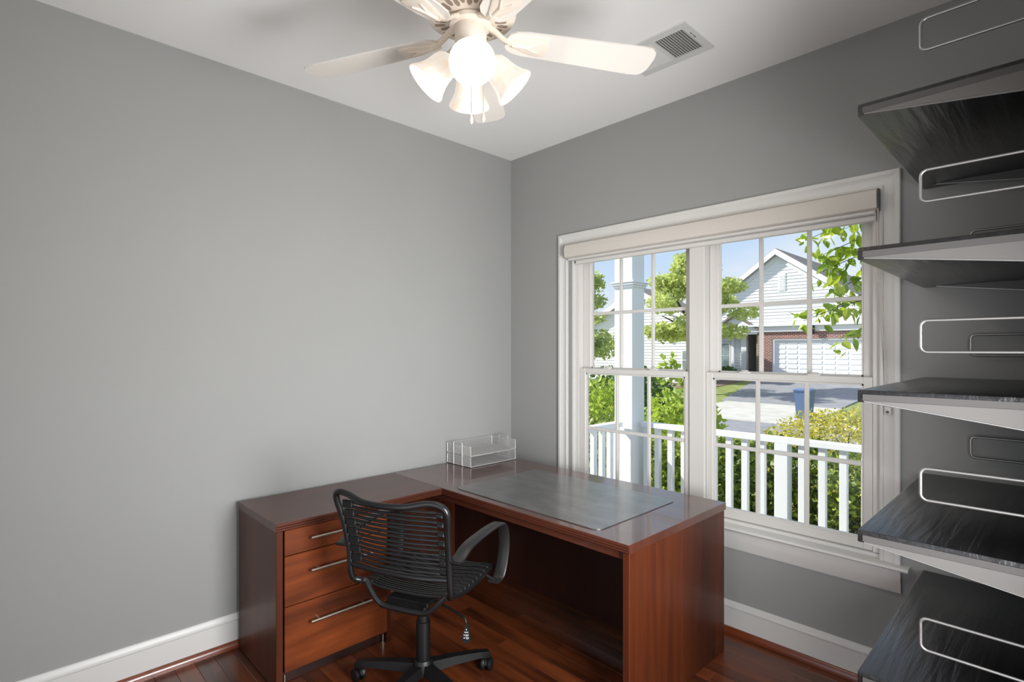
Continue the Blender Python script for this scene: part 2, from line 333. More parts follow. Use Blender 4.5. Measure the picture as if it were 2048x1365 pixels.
# ================================================================== double window
win = thing('window_1', 'wide white double window with two sliding sash pairs and muntins', 'window', (1.49, 0, WZ0), kind='structure')
CP = [(0, 0.0), (0, 0.014), (0.006, 0.018), (0.013, 0.018), (0.016, 0.012), (0.030, 0.013), (0.052, 0.017), (0.058, 0.022), (0.074, 0.022), (0.078, 0.018), (0.078, 0.0)]
ci0, ci1, cz = 0.570, 2.372, 2.222
e = 0.0006
mb = MB().loft([[(ci0 - d, -t - e, 0.576) for d, t in CP], [(ci0 - d, -t - e, cz + d) for d, t in CP]]); mb.build('casing', M['trim'], win, 30)
mb = MB().loft([[(ci1 + d, -t - e, 0.576) for d, t in CP], [(ci1 + d, -t - e, cz + d) for d, t in CP]]); mb.build('casing', M['trim'], win, 30)
mb = MB().loft([[(ci0 - d, -t - e, cz + d) for d, t in CP], [(ci1 + d, -t - e, cz + d) for d, t in CP]]); mb.build('casing', M['trim'], win, 30)
# stool (inner sill) with rounded nose, apron
NO = [(0.02, 0.552), (-0.040, 0.552), (-0.050, 0.556), (-0.054, 0.563), (-0.050, 0.571), (-0.040, 0.575), (0.02, 0.575)]
MB().loft([[(xx, yy, z) for yy, z in NO] for xx in (0.462, 2.482)]).build('stool', M['trim'], win, 40)
AP = [(0, 0.450), (-0.012, 0.450), (-0.016, 0.457), (-0.018, 0.500), (-0.024, 0.512), (-0.022, 0.530), (-0.030, 0.545), (-0.030, 0.5515), (0, 0.5515)]
MB().loft([[(xx, yy - e, z) for yy, z in AP] for xx in (0.493, 2.450)]).build('apron', M['trim'], win, 40)
# jambs
J = MB
J().box(ci0 - 0.002, WX0 + 0.012, 0.0005, T, 0.576, cz).build('jamb', M['trim'], win)
J().box(WX1 - 0.018, ci1 + 0.002, 0.0005, T, 0.576, cz).build('jamb', M['trim'], win)
J().box(WX0 + 0.012, WX1 - 0.018, 0.0005, T, 2.18, WZ1 + 0.002).build('head_jamb', M['trim'], win)
mb = J(); mb.loft([[(xx, 0.0205, 0.553), (xx, 0.0205, 0.590), (xx, 0.045, 0.593), (xx, T + 0.03, 0.570), (xx, T + 0.03, 0.545)] for xx in (WX0 + 0.0125, WX1 - 0.0185)]); mb.build('sill', M['trim'], win)
J().bbox(1.452, 1.543, 0.012, 0.13, 0.594, 2.179, 0.003).build('mullion', M['vinyl'], win)
for a, b_ in ((0.613, 0.640), (2.340, 2.3715)):
    mb = J(); mb.box(a, b_, 0.022, 0.13, 0.594, 2.179); mb.build('jamb_liner', M['vinyl'], win)
def sash(x0, x1, z0, z1, gx0, gx1, gz0, gz1, yc, vx, hz, rail_lip=False):
    d = 0.017
    s_ = MB(); s_.bbox(x0, gx0, yc - d, yc + d, z0, z1, 0.003).bbox(gx1, x1, yc - d, yc + d, z0, z1, 0.003)
    s_.bbox(gx0 - 0.001, gx1 + 0.001, yc - d, yc + d, z0, gz0, 0.003).bbox(gx0 - 0.001, gx1 + 0.001, yc - d, yc + d, gz1, z1, 0.003)
    for (a, b_, c, dd) in ((gx0 - 0.001, gx0 + 0.008, gz0, gz1), (gx1 - 0.008, gx1 + 0.001, gz0, gz1)):       # glazing bead
        s_.box(a, b_, yc - 0.010, yc + 0.010, c, dd)
    s_.box(gx0, gx1, yc - 0.010, yc + 0.010, gz0 - 0.001, gz0 + 0.008).box(gx0, gx1, yc - 0.010, yc + 0.010, gz1 - 0.008, gz1 + 0.001)
    so_ = s_.build('sash', M['vinyl'], win)
    g = 0.0105
    for vxx in vx: MB().bbox(vxx - g, vxx + g, yc - 0.008, yc + 0.008, gz0, gz1, 0.003).build('muntin', M['vinyl'], so_)
    MB().bbox(gx0, gx1, yc - 0.0082, yc + 0.0082, hz - g, hz + g, 0.003).build('muntin', M['vinyl'], so_)
    xs = [gx0] + list(vx) + [gx1]; zs = [gz0, hz, gz1]
    for i in range(3):
        for k in range(2):
            MB().box(xs[i] + 0.002, xs[i+1] - 0.002, yc - 0.0015, yc + 0.0015, zs[k] + 0.002, zs[k+1] - 0.002).build('pane', M['glass'], so_)
    return so_
for (a, b_, g0, g1, v0, v1, h0, h1) in ((0.641, 1.451, 0.704, 1.404, 0.938, 1.172, 0.936, 1.17), (1.544, 2.339, 1.594, 2.290, 1.822, 2.056, 1.821, 2.057)):
    sash(a, b_, 1.350, 2.178, g0, g1, 1.384, 2.135, 0.092, (v0, v1), 1.752)
    lo_ = sash(a, b_, 0.5945, 1.384, g0 - 0.012, g1 + 0.010, 0.640, 1.352, 0.048, (h0, h1), 0.982)
    for lx in ((v0 + a + 0.02) / 2 + 0.06, g1 - 0.20):
        k = MB().poly(rrect(lx - 0.032, lx + 0.032, 0.034, 0.064, 0.012), 1.3842, 1.391).bbox(lx - 0.018, lx + 0.018, 0.038, 0.058, 1.390, 1.400, 0.004)
        k.build('sash_lock', M['vinyl'], lo_, 40)
# ---- cellular shade rolled up in its cassette
sh = thing('window_shade', 'cream fabric shade rolled up in a rounded cassette at the window top', 'window shade', (1.486, -0.03, 2.09))
PC = [(0.03, 2.128), (-0.050, 2.128), (-0.062, 2.133), (-0.068, 2.160), (-0.068, 2.190), (-0.062, 2.212), (-0.048, 2.220), (0.03, 2.220)]
MB().loft([[(xx, yy - 0.002, z) for yy, z in PC] for xx in (0.586, 2.372)]).build('cassette', M['fabric'], sh, 30)
for xx in (0.5815, 2.3725):
    MB().loft([[(q, yy * 1.02 - 0.003, z) for yy, z in PC] for q in (xx, xx + 0.004)]).build('end_cap', M['bracket'], sh, 30)
MB().bbox(0.600, 2.362, -0.046, 0.010, 2.112, 2.127, 0.004).build('fabric_fold', M['trim'], sh)
MB().bbox(0.640, 2.358, -0.012, 0.019, 2.086, 2.1115, 0.004).build('bottom_rail', M['vinyl'], sh)
for dx, x2 in ((0.0, 2.403), (0.012, 2.410)):
    MB().tube(spline([(2.364 + dx, -0.058, 2.13), (2.372 + dx*0.6, -0.050, 1.9), (2.392 + dx*.5, -0.038, 1.55), (x2, -0.030, 1.27)], 5), 0.0022, 6).build('cord', M['fabric'], sh, 60)
k = MB().bbox(2.393, 2.420, -0.0365, -0.0185, 1.225, 1.262, 0.006, 2); tn = k.build('cord_tensioner', M['vinyl'], sh, 40)
MB().lathe([(0.006, 0), (0.006, 0.004)], Matrix.Translation((2.4065, -0.0365, 1.238)) @ Matrix.Rotation(R(90), 4, 'X'), 12).build('screw', M['duct'], tn, 40)
# ---- invented, unseen window frame around the side fill lamp
w2 = thing('added_window', 'added unseen white window frame for fill light in the wall beside the shelves', 'window', (XR, -1.72, 0.62), kind='structure')
for a in (MB().box(XR - 0.02, XR, -2.19, -2.12, 0.62, 1.89), MB().box(XR - 0.02, XR, -1.32, -1.25, 0.62, 1.89), MB().box(XR - 0.02, XR, -2.12, -1.32, 1.82, 1.89)): a.build('casing', M['trim'], w2)
MB().box(XR - 0.05, XR, -2.22, -1.22, 0.59, 0.62).build('stool', M['trim'], w2)
dr = thing('added_doorway', 'added unseen white casing of the fill light opening behind the viewer', 'doorway', (1.9, YB, 0), kind='structure')  # unseen doorway, added as the frame of the back fill lamp
for a in (MB().box(1.03, 1.12, YB, YB + 0.02, 0, 2.31), MB().box(2.68, 2.77, YB, YB + 0.02, 0, 2.31), MB().box(1.12, 2.68, YB, YB + 0.02, 2.22, 2.31)): a.build('casing', M['trim'], dr)

# ================================================================== desk pieces
TZ = 0.741
def edge_top(mb, front, back, along0, along1, axis):
    """table top whose front edge carries two reeded grooves"""
    s = 1 if front > back else -1
    P = [(back, TZ - 0.036), (front - s*0.006, TZ - 0.036), (front - s*0.003, TZ - 0.033), (front - s*0.003, TZ - 0.027), (front - s*0.008, TZ - 0.0245), (front - s*0.001, TZ - 0.022),
         (front - s*0.001, TZ - 0.016), (front - s*0.006, TZ - 0.0135), (front, TZ - 0.011), (front, TZ - 0.002), (front - s*0.002, TZ), (back, TZ)]
    f = (lambda a, q, z: (q, a, z)) if axis == 'y' else (lambda a, q, z: (a, q, z))
    return mb.loft([[f(a, q, z) for q, z in P] for a in (along0, along1)])
cr_ = thing('drawer_unit', 'cherry wood drawer unit with three drawers standing along the left wall', 'drawer unit', (0.29, -1.5, 0))
edge_top(MB(), 0.543, 0.036, -1.950, -1.0525, 'y').build('top', M['cherryY'], cr_)
MB().bbox(0.040, 0.536, -1.948, -1.918, 0.002, TZ - 0.0365, 0.0015).build('end_panel', M['cherryZ'], cr_)
MB().bbox(0.040, 0.520, -1.386, -1.362, 0.002, TZ - 0.0365, 0.0015).build('inner_panel', M['cherryZ'], cr_)
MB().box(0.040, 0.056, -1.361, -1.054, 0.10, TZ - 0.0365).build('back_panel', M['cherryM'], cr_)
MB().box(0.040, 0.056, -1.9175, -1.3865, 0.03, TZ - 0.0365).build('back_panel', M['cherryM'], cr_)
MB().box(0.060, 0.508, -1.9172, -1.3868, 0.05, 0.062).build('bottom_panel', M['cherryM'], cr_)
MB().bbox(0.470, 0.490, -1.9172, -1.3868, 0.002, 0.049, 0.001).build('toe_shade_board', M['cherryM'], cr_)  # dark board stands in for the shade of the toe gap
for z0, z1, hz in ((0.588, 0.7015, 0.652), (0.360, 0.584, 0.504), (0.066, 0.356, 0.270)):
    d_ = MB().bbox(0.512, 0.531, -1.909, -1.390, z0, z1, 0.002).box(0.08, 0.512, -1.900, -1.400, z0 + 0.012, z1 - 0.02).build('drawer', M['cherryD'], cr_)
    h_ = MB(); xh = 0.562
    h_.tube([(xh, -1.800, hz), (xh, -1.494, hz)], 0.0065, 10)
    for yy in (-1.760, -1.534): h_.tube([(0.5305, yy, hz), (xh, yy, hz)], 0.0045, 8)
    h_.build('handle', M['nickel'], d_, 40)
for yy in (-1.90, -1.40): MB().lathe([(0.012, 0.0005), (0.012, 0.006), (0.006, 0.008), (0.006, 0.049)], Matrix.Translation((0.505, yy, 0)), 10).build('leveller_foot', M['nickel'], cr_, 40)

dk = thing('desk', 'large cherry wood desk with solid end panel beside the window', 'desk', (0.9, -0.62, 0))
edge_top(MB(), -1.050, -0.190, 0.036, 1.757, 'x').build('top', M['cherryX'], dk)
MB().bbox(1.722, 1.753, -1.040, -0.200, 0.002, TZ - 0.0375, 0.0015).build('end_panel', M['cherryZ'], dk)
MB().bbox(0.045, 0.075, -1.036, -0.200, 0.002, TZ - 0.0375, 0.0015).build('end_panel', M['cherryZ'], dk)
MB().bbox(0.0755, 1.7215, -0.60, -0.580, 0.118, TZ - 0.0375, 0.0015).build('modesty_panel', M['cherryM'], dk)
MB().bbox(0.0755, 1.7215, -1.020, -1.004, 0.664, TZ - 0.0375, 0.0015).build('apron_rail', M['cherryX'], dk)
tag(MB().poly(rrect(0.589, 1.572, -1.000, -0.345, 0.045, 6), TZ + 0.0004, TZ + 0.0038).build('desk_mat', M['leather'], smooth=30), 'large dark grey desk mat lying on the cherry desk', 'desk mat')

# ---- two-tier wire mesh letter tray
tr = thing('letter_tray', 'silver wire mesh letter tray with two tiers on the desk corner', 'letter tray', (0.143, -0.415, TZ))
x0, x1, y0, y1 = 0.020, 0.268, -0.620, -0.215
for zb in (TZ + 0.006, TZ + 0.076):
    fr = MB(); rz = 0.0026; zt = zb + 0.062
    fr.tube([(x0, y0, zb), (x1, y0, zb), (x1, y1, zb), (x0, y1, zb)], rz, 6, loop=True)
    fr.tube([(x1, y0, zb), (x1, y0, zt), (x0, y0, zt), (x0, y1, zt), (x1, y1, zt), (x1, y1, zb)], rz, 6)
    fr.tube([(x0, y0, zb), (x0, y0, zt)], rz, 6).tube([(x0, y1, zb), (x0, y1, zt)], rz, 6)
    t_ = fr.build('tier_frame', M['tray'], tr, 40)
    ms = MB(); p = 0.0065; wr = 0.0012
    n = int((x1 - x0) / p)
    for i in range(1, n): ms.box(x0 + i*p - wr, x0 + i*p + wr, y0, y1, zb - 0.0005, zb + 0.0005)
    n = int((y1 - y0) / p)
    for i in range(1, n):
        yy = y0 + i*p
        ms.box(x0, x1, yy - wr, yy + wr, zb - 0.0005, zb + 0.0005); ms.box(x0 - 0.0005, x0 + 0.0005, yy - wr*.7, yy + wr*.7, zb, zt)
    n = int(0.062 / p)
    for i in range(1, n): ms.box(x0 - 0.0005, x0 + 0.0005, y0, y1, zb + i*p - wr*.7, zb + i*p + wr*.7)
    for yy in (y0, y1):
        for i in range(1, int((x1 - x0) / p)): ms.box(x0 + i*p - wr*.6, x0 + i*p + wr*.6, yy - 0.0005, yy + 0.0005, zb, zt)
        for i in range(1, n): ms.box(x0, x1, yy - 0.0005, yy + 0.0005, zb + i*p - wr*.6, zb + i*p + wr*.6)
    mo = ms.build('wire_mesh', M['tray'], tr); mo['kind'] = 'stuff'
for yy, s in ((y0, -1), (y1, 1)):
    for xx0, xx1 in ((0.095, 0.185),):
        for zb in (TZ + 0.004, TZ + 0.074):
            MB().tube([(xx0 - 0.012, yy + s*0.004, zb), (xx0, yy + s*0.004, zb), (xx0, yy + s*0.004, zb + 0.078), (xx1, yy + s*0.004, zb + 0.078), (xx1, yy + s*0.004, zb), (xx1 + 0.012, yy + s*0.004, zb)], 0.0026, 6).build('stacking_bracket', M['tray'], tr, 40)

# ================================================================== wall shelves
def arm_plate(y0, y1, zt):
    """tapered steel shelf bracket in the x/z plane, deep at the wall and thin at the tip"""
    return MB().loft([[(2.541, yy, zt - 0.0125), (2.541, yy, zt - 0.028), (2.545, yy, zt - 0.0315), (XR - 0.03, yy, zt - 0.108), (XR - 0.03, yy, zt - 0.0125)] for yy in (y0, y1)])
SHELF = [(2.225, 'topmost black wood shelf nearest the ceiling with grey steel brackets'), (1.808, 'second black wood shelf from the top, level with the upper sash'),
         (1.394, 'middle black wood shelf at the height of the window meeting rail'), (0.987, 'fourth black wood shelf from the top, just above the window sill'),
         (0.575, 'lowest black wood shelf close to the floor with grey steel brackets')]
rl = tag(MB().bbox(XR - 0.030, XR - 0.0005, -0.93, -0.89, 0.40, 2.45, 0.003).build('shelf_upright', M['bracket']), 'grey steel shelf upright on the wall nearer the viewer', 'shelf upright')
rl = tag(MB().bbox(XR - 0.030, XR - 0.0005, -0.14, -0.10, 0.40, 2.45, 0.003).build('shelf_upright', M['bracket']), 'grey steel shelf upright on the wall nearer the window', 'shelf upright')
SX0, SX1, SY0, SY1 = 2.527, XR - 0.032, -1.030, -0.004
for zt, lab in SHELF:
    s_ = thing('wall_shelf', lab, 'shelf', (2.83, -0.52, zt - 0.036), group='black shelves beside the window')
    MB().bbox(SX0, SX1, SY0, SY1, zt - 0.036, zt, 0.0035, 2).build('board', M['blackwood'], s_, 30)
    for ya, yb in ((SY0 - 0.0035, SY0 - 0.0005),):
        br = MB().loft([[(2.541, q, zt - 0.0125), (2.541, q, zt - 0.0305), (XR - 0.032, q, zt - 0.0305), (XR - 0.032, q, zt - 0.0125)] for q in (ya, yb)]).build('bracket', M['band'], s_)
        MB().loft([[(2.545, q, zt - 0.0309), (XR - 0.032, q, zt - 0.112), (XR - 0.032, q, zt - 0.0309)] for q in (ya - 0.001, yb)]).build('web', M['bracket'], br)
        MB().tube([(2.545, ya - 0.001, zt - 0.0325), (XR - 0.034, ya - 0.001, zt - 0.1135)], 0.0022, 6).build('lip', M['wire'], br)
    br = MB().loft([[(2.56, q, zt - 0.0365), (2.60, q, zt - 0.0405), (XR - 0.032, q, zt - 0.112), (XR - 0.032, q, zt - 0.0365)] for q in (-0.075, -0.072)]).build('bracket', M['bracket'], s_)
    MB().tube([(2.58, -0.0735, zt - 0.0385), (XR - 0.034, -0.0735, zt - 0.113)], 0.0022, 6).build('lip', M['wire'], br)
    for yy, xx, a, b_ in ((-1.0, 2.671, 0.110, 0.197), (-0.035, 2.684, 0.093, 0.176)):
        r = 0.016; za, zb = zt + a, zt + b_
        pts = [(SX1, za), (xx + r, za)] + [(xx + r - r*math.sin(R(q)), za + r - r*math.cos(R(q))) for q in (22, 45, 68)] + [(xx, za + r), (xx, zb - r)] + [(xx + r - r*math.cos(R(q)), zb - r + r*math.sin(R(q))) for q in (22, 45, 68)] + [(xx + r, zb), (SX1, zb)]
        g_ = MB().tube([(px, yy, pz) for px, pz in pts], 0.0042, 8)
        g_.bbox(SX1 - 0.003, SX1 + 0.003, yy - 0.008, yy + 0.008, zt - 0.001, zb + 0.012, 0.001)
        g_.build('guard_rail', M['wire'], s_, 50)
# ================================================================== ceiling fan
FX, FY = 1.581, -1.706
fan = thing('ceiling_fan', 'cream ceiling fan with five white blades and four lit glass shades', 'ceiling fan', (FX, FY, 2.36))
FM = Matrix.Translation((FX, FY, 0))
MB().lathe([(0.085, 2.9495), (0.088, 2.91), (0.075, 2.86), (0.060, 2.82), (0.062, 2.79), (0.10, 2.77), (0.140, 2.75), (0.154, 2.72), (0.154, 2.645), (0.152, 2.620), (0.147, 2.610), (0.140, 2.6065), (0.100, 2.602), (0.064, 2.600), (0.064, 2.59)], FM, 40).build('motor_housing', M['fan'], fan, 35)
slot = MB().poly([(0.0, -0.0035), (0.012, -0.0085), (0.034, -0.0065), (0.038, 0), (0.034, 0.0065), (0.012, 0.0085), (0.0, 0.0035)], 0, 0.004).mesh('vent_slot_shade', M['slot'])  # solid plate tinted like slot shade, no cut opening
for k in range(30):
    a = R(12 * k + 6); r_ = 0.092 if k % 2 else 0.082
    zs = 2.602 + (r_ - 0.1) * 0.11 - 0.0012
    o = inst('vent_slot_shade', slot, fan, (r_*math.cos(a), r_*math.sin(a), zs - 2.36 + 0.0005), (0, R(-6.5), a))
MB().lathe([(0.062, 2.597), (0.070, 2.593), (0.070, 2.580), (0.062, 2.576)], FM, 36).build('flywheel_ring', M['fan'], fan, 35)
MB().lathe([(0.051, 2.579), (0.053, 2.574), (0.053, 2.532), (0.046, 2.520), (0.050, 2.514), (0.050, 2.495), (0.040, 2.480), (0.018, 2.470), (0.006, 2.458)], FM, 32).build('switch_housing', M['fan'], fan, 35)
def blade_outline():
    up = [(0.120, 0.016), (0.127, 0.034), (0.146, 0.047), (0.185, 0.054), (0.60, 0.069), (0.635, 0.066), (0.652, 0.052), (0.660, 0.025)]
    return [(x, -y_) for x, y_ in up] + [(x, y_) for x, y_ in reversed(up)]
pit = Matrix.Rotation(R(-10), 4, 'X')
bl = MB().poly(blade_outline(), -0.003, 0.003, Matrix.Translation((0, 0, 2.548 - 2.36)) @ pit).mesh('blade', M['blade'])
iron = MB(); IM = Matrix.Translation((0, 0, 2.548 - 2.36)) @ pit
iron.tube([(0.058, 0, 2.588 - 2.36), (0.085, 0, 2.574 - 2.36), (0.110, 0, 2.554 - 2.36), (0.150, 0, 2.540 - 2.36)], [0.018, 0.014, 0.013, 0.016], 10, flat=0.6)
med = MB(); prof = []
out = [(0.125, 0.008), (0.165, 0.022), (0.205, 0.036), (0.240, 0.042), (0.262, 0.034), (0.270, 0.0)]
O = [(x, -y_) for x, y_ in out] + [(x, y_) for x, y_ in reversed(out[:-1])]
inner = [(0.19 + (x - 0.19)*0.82, y_*0.78) for x, y_ in O]
med.loft([[IM @ Vector((x, y_, -0.0032)) for x, y_ in O], [IM @ Vector((x, y_, -0.008)) for x, y_ in O], [IM @ Vector((x, y_, -0.011)) for x, y_ in inner]])
iron.tube([IM @ Vector(p) for p in ((0.14, 0, -0.009), (0.195, 0, -0.012), (0.232, -0.02, -0.012))], [0.008, 0.007, 0.003], 8)
iron.tube([IM @ Vector(p) for p in ((0.18, 0, -0.011), (0.232, 0.02, -0.012))], [0.006, 0.003], 8)
ironm = iron.mesh('blade_iron', M['fan'], smooth=50); medm = med.mesh('medallion', M['fan'], smooth=30)
for k in range(5):
    a = R(60.5 + 72*k)
    b_ = inst('blade', bl, fan, (0, 0, 0), (0, 0, a)); i_ = inst('blade_iron', ironm, fan, (0, 0, 0), (0, 0, a)); inst('medallion', medm, i_)
# light kit
SH = [(0.024, 0.000), (0.030, 0.004), (0.041, 0.016), (0.046, 0.034), (0.048, 0.055), (0.053, 0.078), (0.061, 0.098), (0.070, 0.113), (0.072, 0.120), (0.0685, 0.1195), (0.058, 0.098), (0.050, 0.078), (0.045, 0.055), (0.043, 0.034), (0.038, 0.018), (0.028, 0.007)]
shm = MB().lathe(SH, None, 32, cap=False).mesh('glass_shade', M['shade'], smooth=50)
bulb = MB().lathe([(0.012, 0.0), (0.013, 0.012), (0.024, 0.034), (0.027, 0.050), (0.022, 0.066), (0.010, 0.075), (0.002, 0.077)], None, 16).mesh('bulb', mat('lit_bulb', (1, 0.9, 0.75, 1), 0.4, emit=((1, 0.86, 0.66, 1), 1.6), bump=(30, .01)), smooth=60)
for k in range(4):
    a = R(-39.6 + 90*k + 2); u = Vector((math.cos(a), math.sin(a), 0)); ax = (u*math.sin(R(44)) - Vector((0, 0, 1))*math.cos(R(44))).normalized()
    p0 = Vector((FX, FY, 2.505)) + u*0.030; p1 = Vector((FX, FY, 2.468)) + u*0.066
    MB().tube([p0, p0.lerp(p1, .5) + Vector((0, 0, 0.004)), p1, p1 + ax*0.004], [0.020, 0.021, 0.025, 0.029], 14).build('light_arm', M['fan'], fan, 50)
    q = ax.to_track_quat('Z', 'Y').to_euler(); org = Vector(fan['_o'])
    s_ = inst('glass_shade', shm, fan, p1 - ax*0.001 - org, q); inst('bulb', bulb, s_, (0, 0, 0.006))
    l = bpy.data.lights.new('fan_bulb_light', 'POINT'); l.energy = 3.4; l.color = (1.0, 0.86, 0.68); l.shadow_soft_size = 0.03
    lo_ = bpy.data.objects.new('fan_bulb_light', l); COL.objects.link(lo_); lo_.location = p1 + ax*0.092
for (dx, dy, zt, zb) in ((0.040, -0.030, 2.49, 2.236), (0.052, 0.010, 2.49, 2.250)):
    ch = MB()
    z = zt
    ch.tube([(FX + dx, FY + dy, zt), (FX + dx, FY + dy, zb + 0.03)], 0.0009, 5)
    while z > zb + 0.03:
        ch.lathe([(0.0003, -0.0016), (0.0016, -0.0005), (0.0016, 0.0005), (0.0003, 0.0016)], Matrix.Translation((FX + dx, FY + dy, z)), 5); z -= 0.0052
    c_ = ch.build('pull_chain', M['nickel'], fan, 60)
    MB().lathe([(0.0015, 0.034), (0.003, 0.030), (0.0062, 0.016), (0.0066, 0.009), (0.004, 0.003), (0.0015, 0.0)], Matrix.Translation((FX + dx, FY + dy, zb)), 14).build('pull_pendant', M['fan'], c_, 50)

# ================================================================== ceiling register
vt = thing('ceiling_vent', 'white two-way ceiling air vent with slatted grille near the window wall', 'air vent', (1.602, -0.525, H - 0.012))
vx0, vx1, vy0, vy1 = 1.414, 1.790, -0.668, -0.384
fr = MB(); iy0, iy1 = -0.628, -0.427
for a, b_, c, d in ((vx0, 1.449, vy0, vy1), (1.757, vx1, vy0, vy1), (1.4488, 1.7572, vy0, iy0), (1.4488, 1.7572, iy1, vy1), (1.594, 1.612, iy0 - 0.001, iy1 + 0.001)): fr.box(a, b_, c, d, H - 0.008, H - 0.0005)
fr.build('vent_frame', M['vent'], vt)
MB().box(1.449, 1.757, iy0, iy1, H - 0.0024, H - 0.0006).build('duct', M['duct'], vt)
for bank, tilt in ((1.4525, 58), (1.6165, -28)):
    sl = MB().box(-0.0011, 0.0011, iy0 + 0.5275, iy1 + 0.5275, -0.0035, 0.0035).mesh('slat', M['vent'])
    if tilt > 0: sl = MB().box(-0.0008, 0.0008, iy0 + 0.5275, iy1 + 0.5275, -0.0058, 0.0058).mesh('slat', M['vent'])
    for i in range(12): inst('slat', sl, vt, (bank + i*0.0124 - 1.602, -0.5275 + 0.525, 0.0058), (0, R(tilt), 0))
MB().box(1.768, 1.7705, -0.58, -0.53, H - 0.0095, H - 0.0078).build('damper_slot', M['lantern'], vt)
MB().bbox(1.7675, 1.7715, -0.565, -0.556, H - 0.016, H - 0.009, 0.001).build('damper_lever', M['vent'], vt)

# ================================================================== office chair (local: x right, y forward)
ch = thing('office_chair', 'black bungee cord office chair with flat arms in front of the drawers', 'office chair', (0.953, -1.461, 0), R(24))
L3 = dict(local=True)
hw = 0.238; ox = 0.022
bf = spline([(ox - hw + 0.045, -0.175, 0.522), (ox - hw + 0.008, -0.205, 0.535), (ox - hw, -0.225, 0.575), (ox - hw, -0.235, 0.68), (ox - hw - 0.012, -0.258, 0.80), (ox - hw - 0.026, -0.284, 0.895), (ox - hw - 0.010, -0.292, 0.925), (ox - hw + 0.045, -0.300, 0.924), (ox - 0.10, -0.325, 0.906), (ox, -0.332, 0.903),
             (ox + 0.10, -0.325, 0.908), (ox + hw - 0.06, -0.300, 0.921), (ox + hw - 0.005, -0.290, 0.913), (ox + hw + 0.016, -0.280, 0.880), (ox + hw + 0.008, -0.258, 0.80), (ox + hw, -0.235, 0.68), (ox + hw, -0.225, 0.575), (ox + hw - 0.008, -0.205, 0.535), (ox + hw - 0.045, -0.175, 0.522)], 6)
MB().tube(bf, 0.0135, 10).build('back_frame', M['blackmetal'], ch, 60, **L3)
MB().tube(spline([(ox - hw + 0.006, -0.226, 0.610), (ox - 0.1, -0.245, 0.606), (ox + 0.1, -0.245, 0.606), (ox + hw - 0.006, -0.226, 0.610)], 5), 0.0125, 10).build('back_crossbar', M['blackmetal'], ch, 60, **L3)
sf = spline([(ox - hw + 0.03, -0.20, 0.530), (ox - hw + 0.024, -0.10, 0.500), (ox - hw + 0.02, 0.05, 0.492), (ox - hw + 0.02, 0.18, 0.500), (ox - hw + 0.03, 0.235, 0.490), (ox - hw + 0.07, 0.255, 0.478), (ox, 0.26, 0.474),
             (ox + hw - 0.07, 0.255, 0.478), (ox + hw - 0.03, 0.235, 0.490), (ox + hw - 0.02, 0.18, 0.500), (ox + hw - 0.02, 0.05, 0.492), (ox + hw - 0.024, -0.10, 0.500), (ox + hw - 0.03, -0.20, 0.530)], 5)
MB().tube(sf, 0.012, 8).build('seat_frame', M['blackmetal'], ch, 60, **L3)
MB().tube(spline([(ox - hw + 0.045, -0.178, 0.522), (ox - hw + 0.070, -0.185, 0.495), (ox - 0.125, -0.190, 0.452), (ox - 0.085, -0.190, 0.438), (ox, -0.190, 0.436), (ox + 0.085, -0.190, 0.438), (ox + 0.125, -0.190, 0.452), (ox + hw - 0.070, -0.185, 0.495), (ox + hw - 0.045, -0.178, 0.522)], 6), 0.012, 10).build('rear_yoke', M['blackmetal'], ch, 60, **L3)
MB().tube(spline([(ox - hw + 0.02, 0.12, 0.497), (ox - 0.14, 0.12, 0.452), (ox, 0.12, 0.44), (ox + 0.14, 0.12, 0.452), (ox + hw - 0.02, 0.12, 0.497)], 6), 0.011, 8).build('front_yoke', M['blackmetal'], ch, 60, **L3)
def bpt(z):                                                   # back frame depth and half width at height z
    t = (z - 0.60) / 0.30; return -0.228 - 0.058*max(0, t)**1.3, hw - 0.012 + 0.014*max(0, t)
for i in range(7):
    z = 0.642 + i*0.0390; yv, hx = bpt(z); sag = 0.018
    st = MB()
    for dz in (-0.0095, 0.0095):
        st.tube(spline([(ox - hx + 0.052, yv, z + dz*.9), (ox - 0.08, yv - sag, z + dz), (ox + 0.08, yv - sag, z + dz), (ox + hx - 0.030, yv, z + dz*.9)], 4), 0.0064, 6)
    c_ = st.build('back_cord', M['bungee'], ch, 60, **L3)
    MB().bbox(ox - hx + 0.004, ox - hx + 0.056, yv - 0.007, yv + 0.007, z - 0.0165, z + 0.0165, 0.004).build('cord_clip', M['blackplastic'], c_, local=True)
    MB().bbox(ox + hx - 0.034, ox + hx - 0.002, yv - 0.007, yv + 0.007, z - 0.010, z + 0.010, 0.004).build('cord_clip', M['blackplastic'], c_, local=True)
for i in range(11):
    yv = -0.165 + i*0.0375; z = 0.513 - 0.008*math.sin(i/10*math.pi) if i < 10 else 0.503; hx = hw - 0.026
    st = MB()
    for dy in (-0.0085, 0.0085):
        st.tube(spline([(ox - hx + 0.04, yv + dy, z), (ox - 0.08, yv + dy, z - 0.010), (ox + 0.08, yv + dy, z - 0.010), (ox + hx - 0.04, yv + dy, z)], 4), 0.0055, 6)
    c_ = st.build('seat_cord', M['bungee'], ch, 60, **L3)
    for s in (-1, 1):
        MB().bbox(ox + s*hx - (0.044 if s > 0 else 0.010), ox + s*hx + (0.010 if s > 0 else 0.044), yv - 0.014, yv + 0.014, z - 0.008, z + 0.008, 0.004).build('cord_clip', M['blackplastic'], c_, local=True)
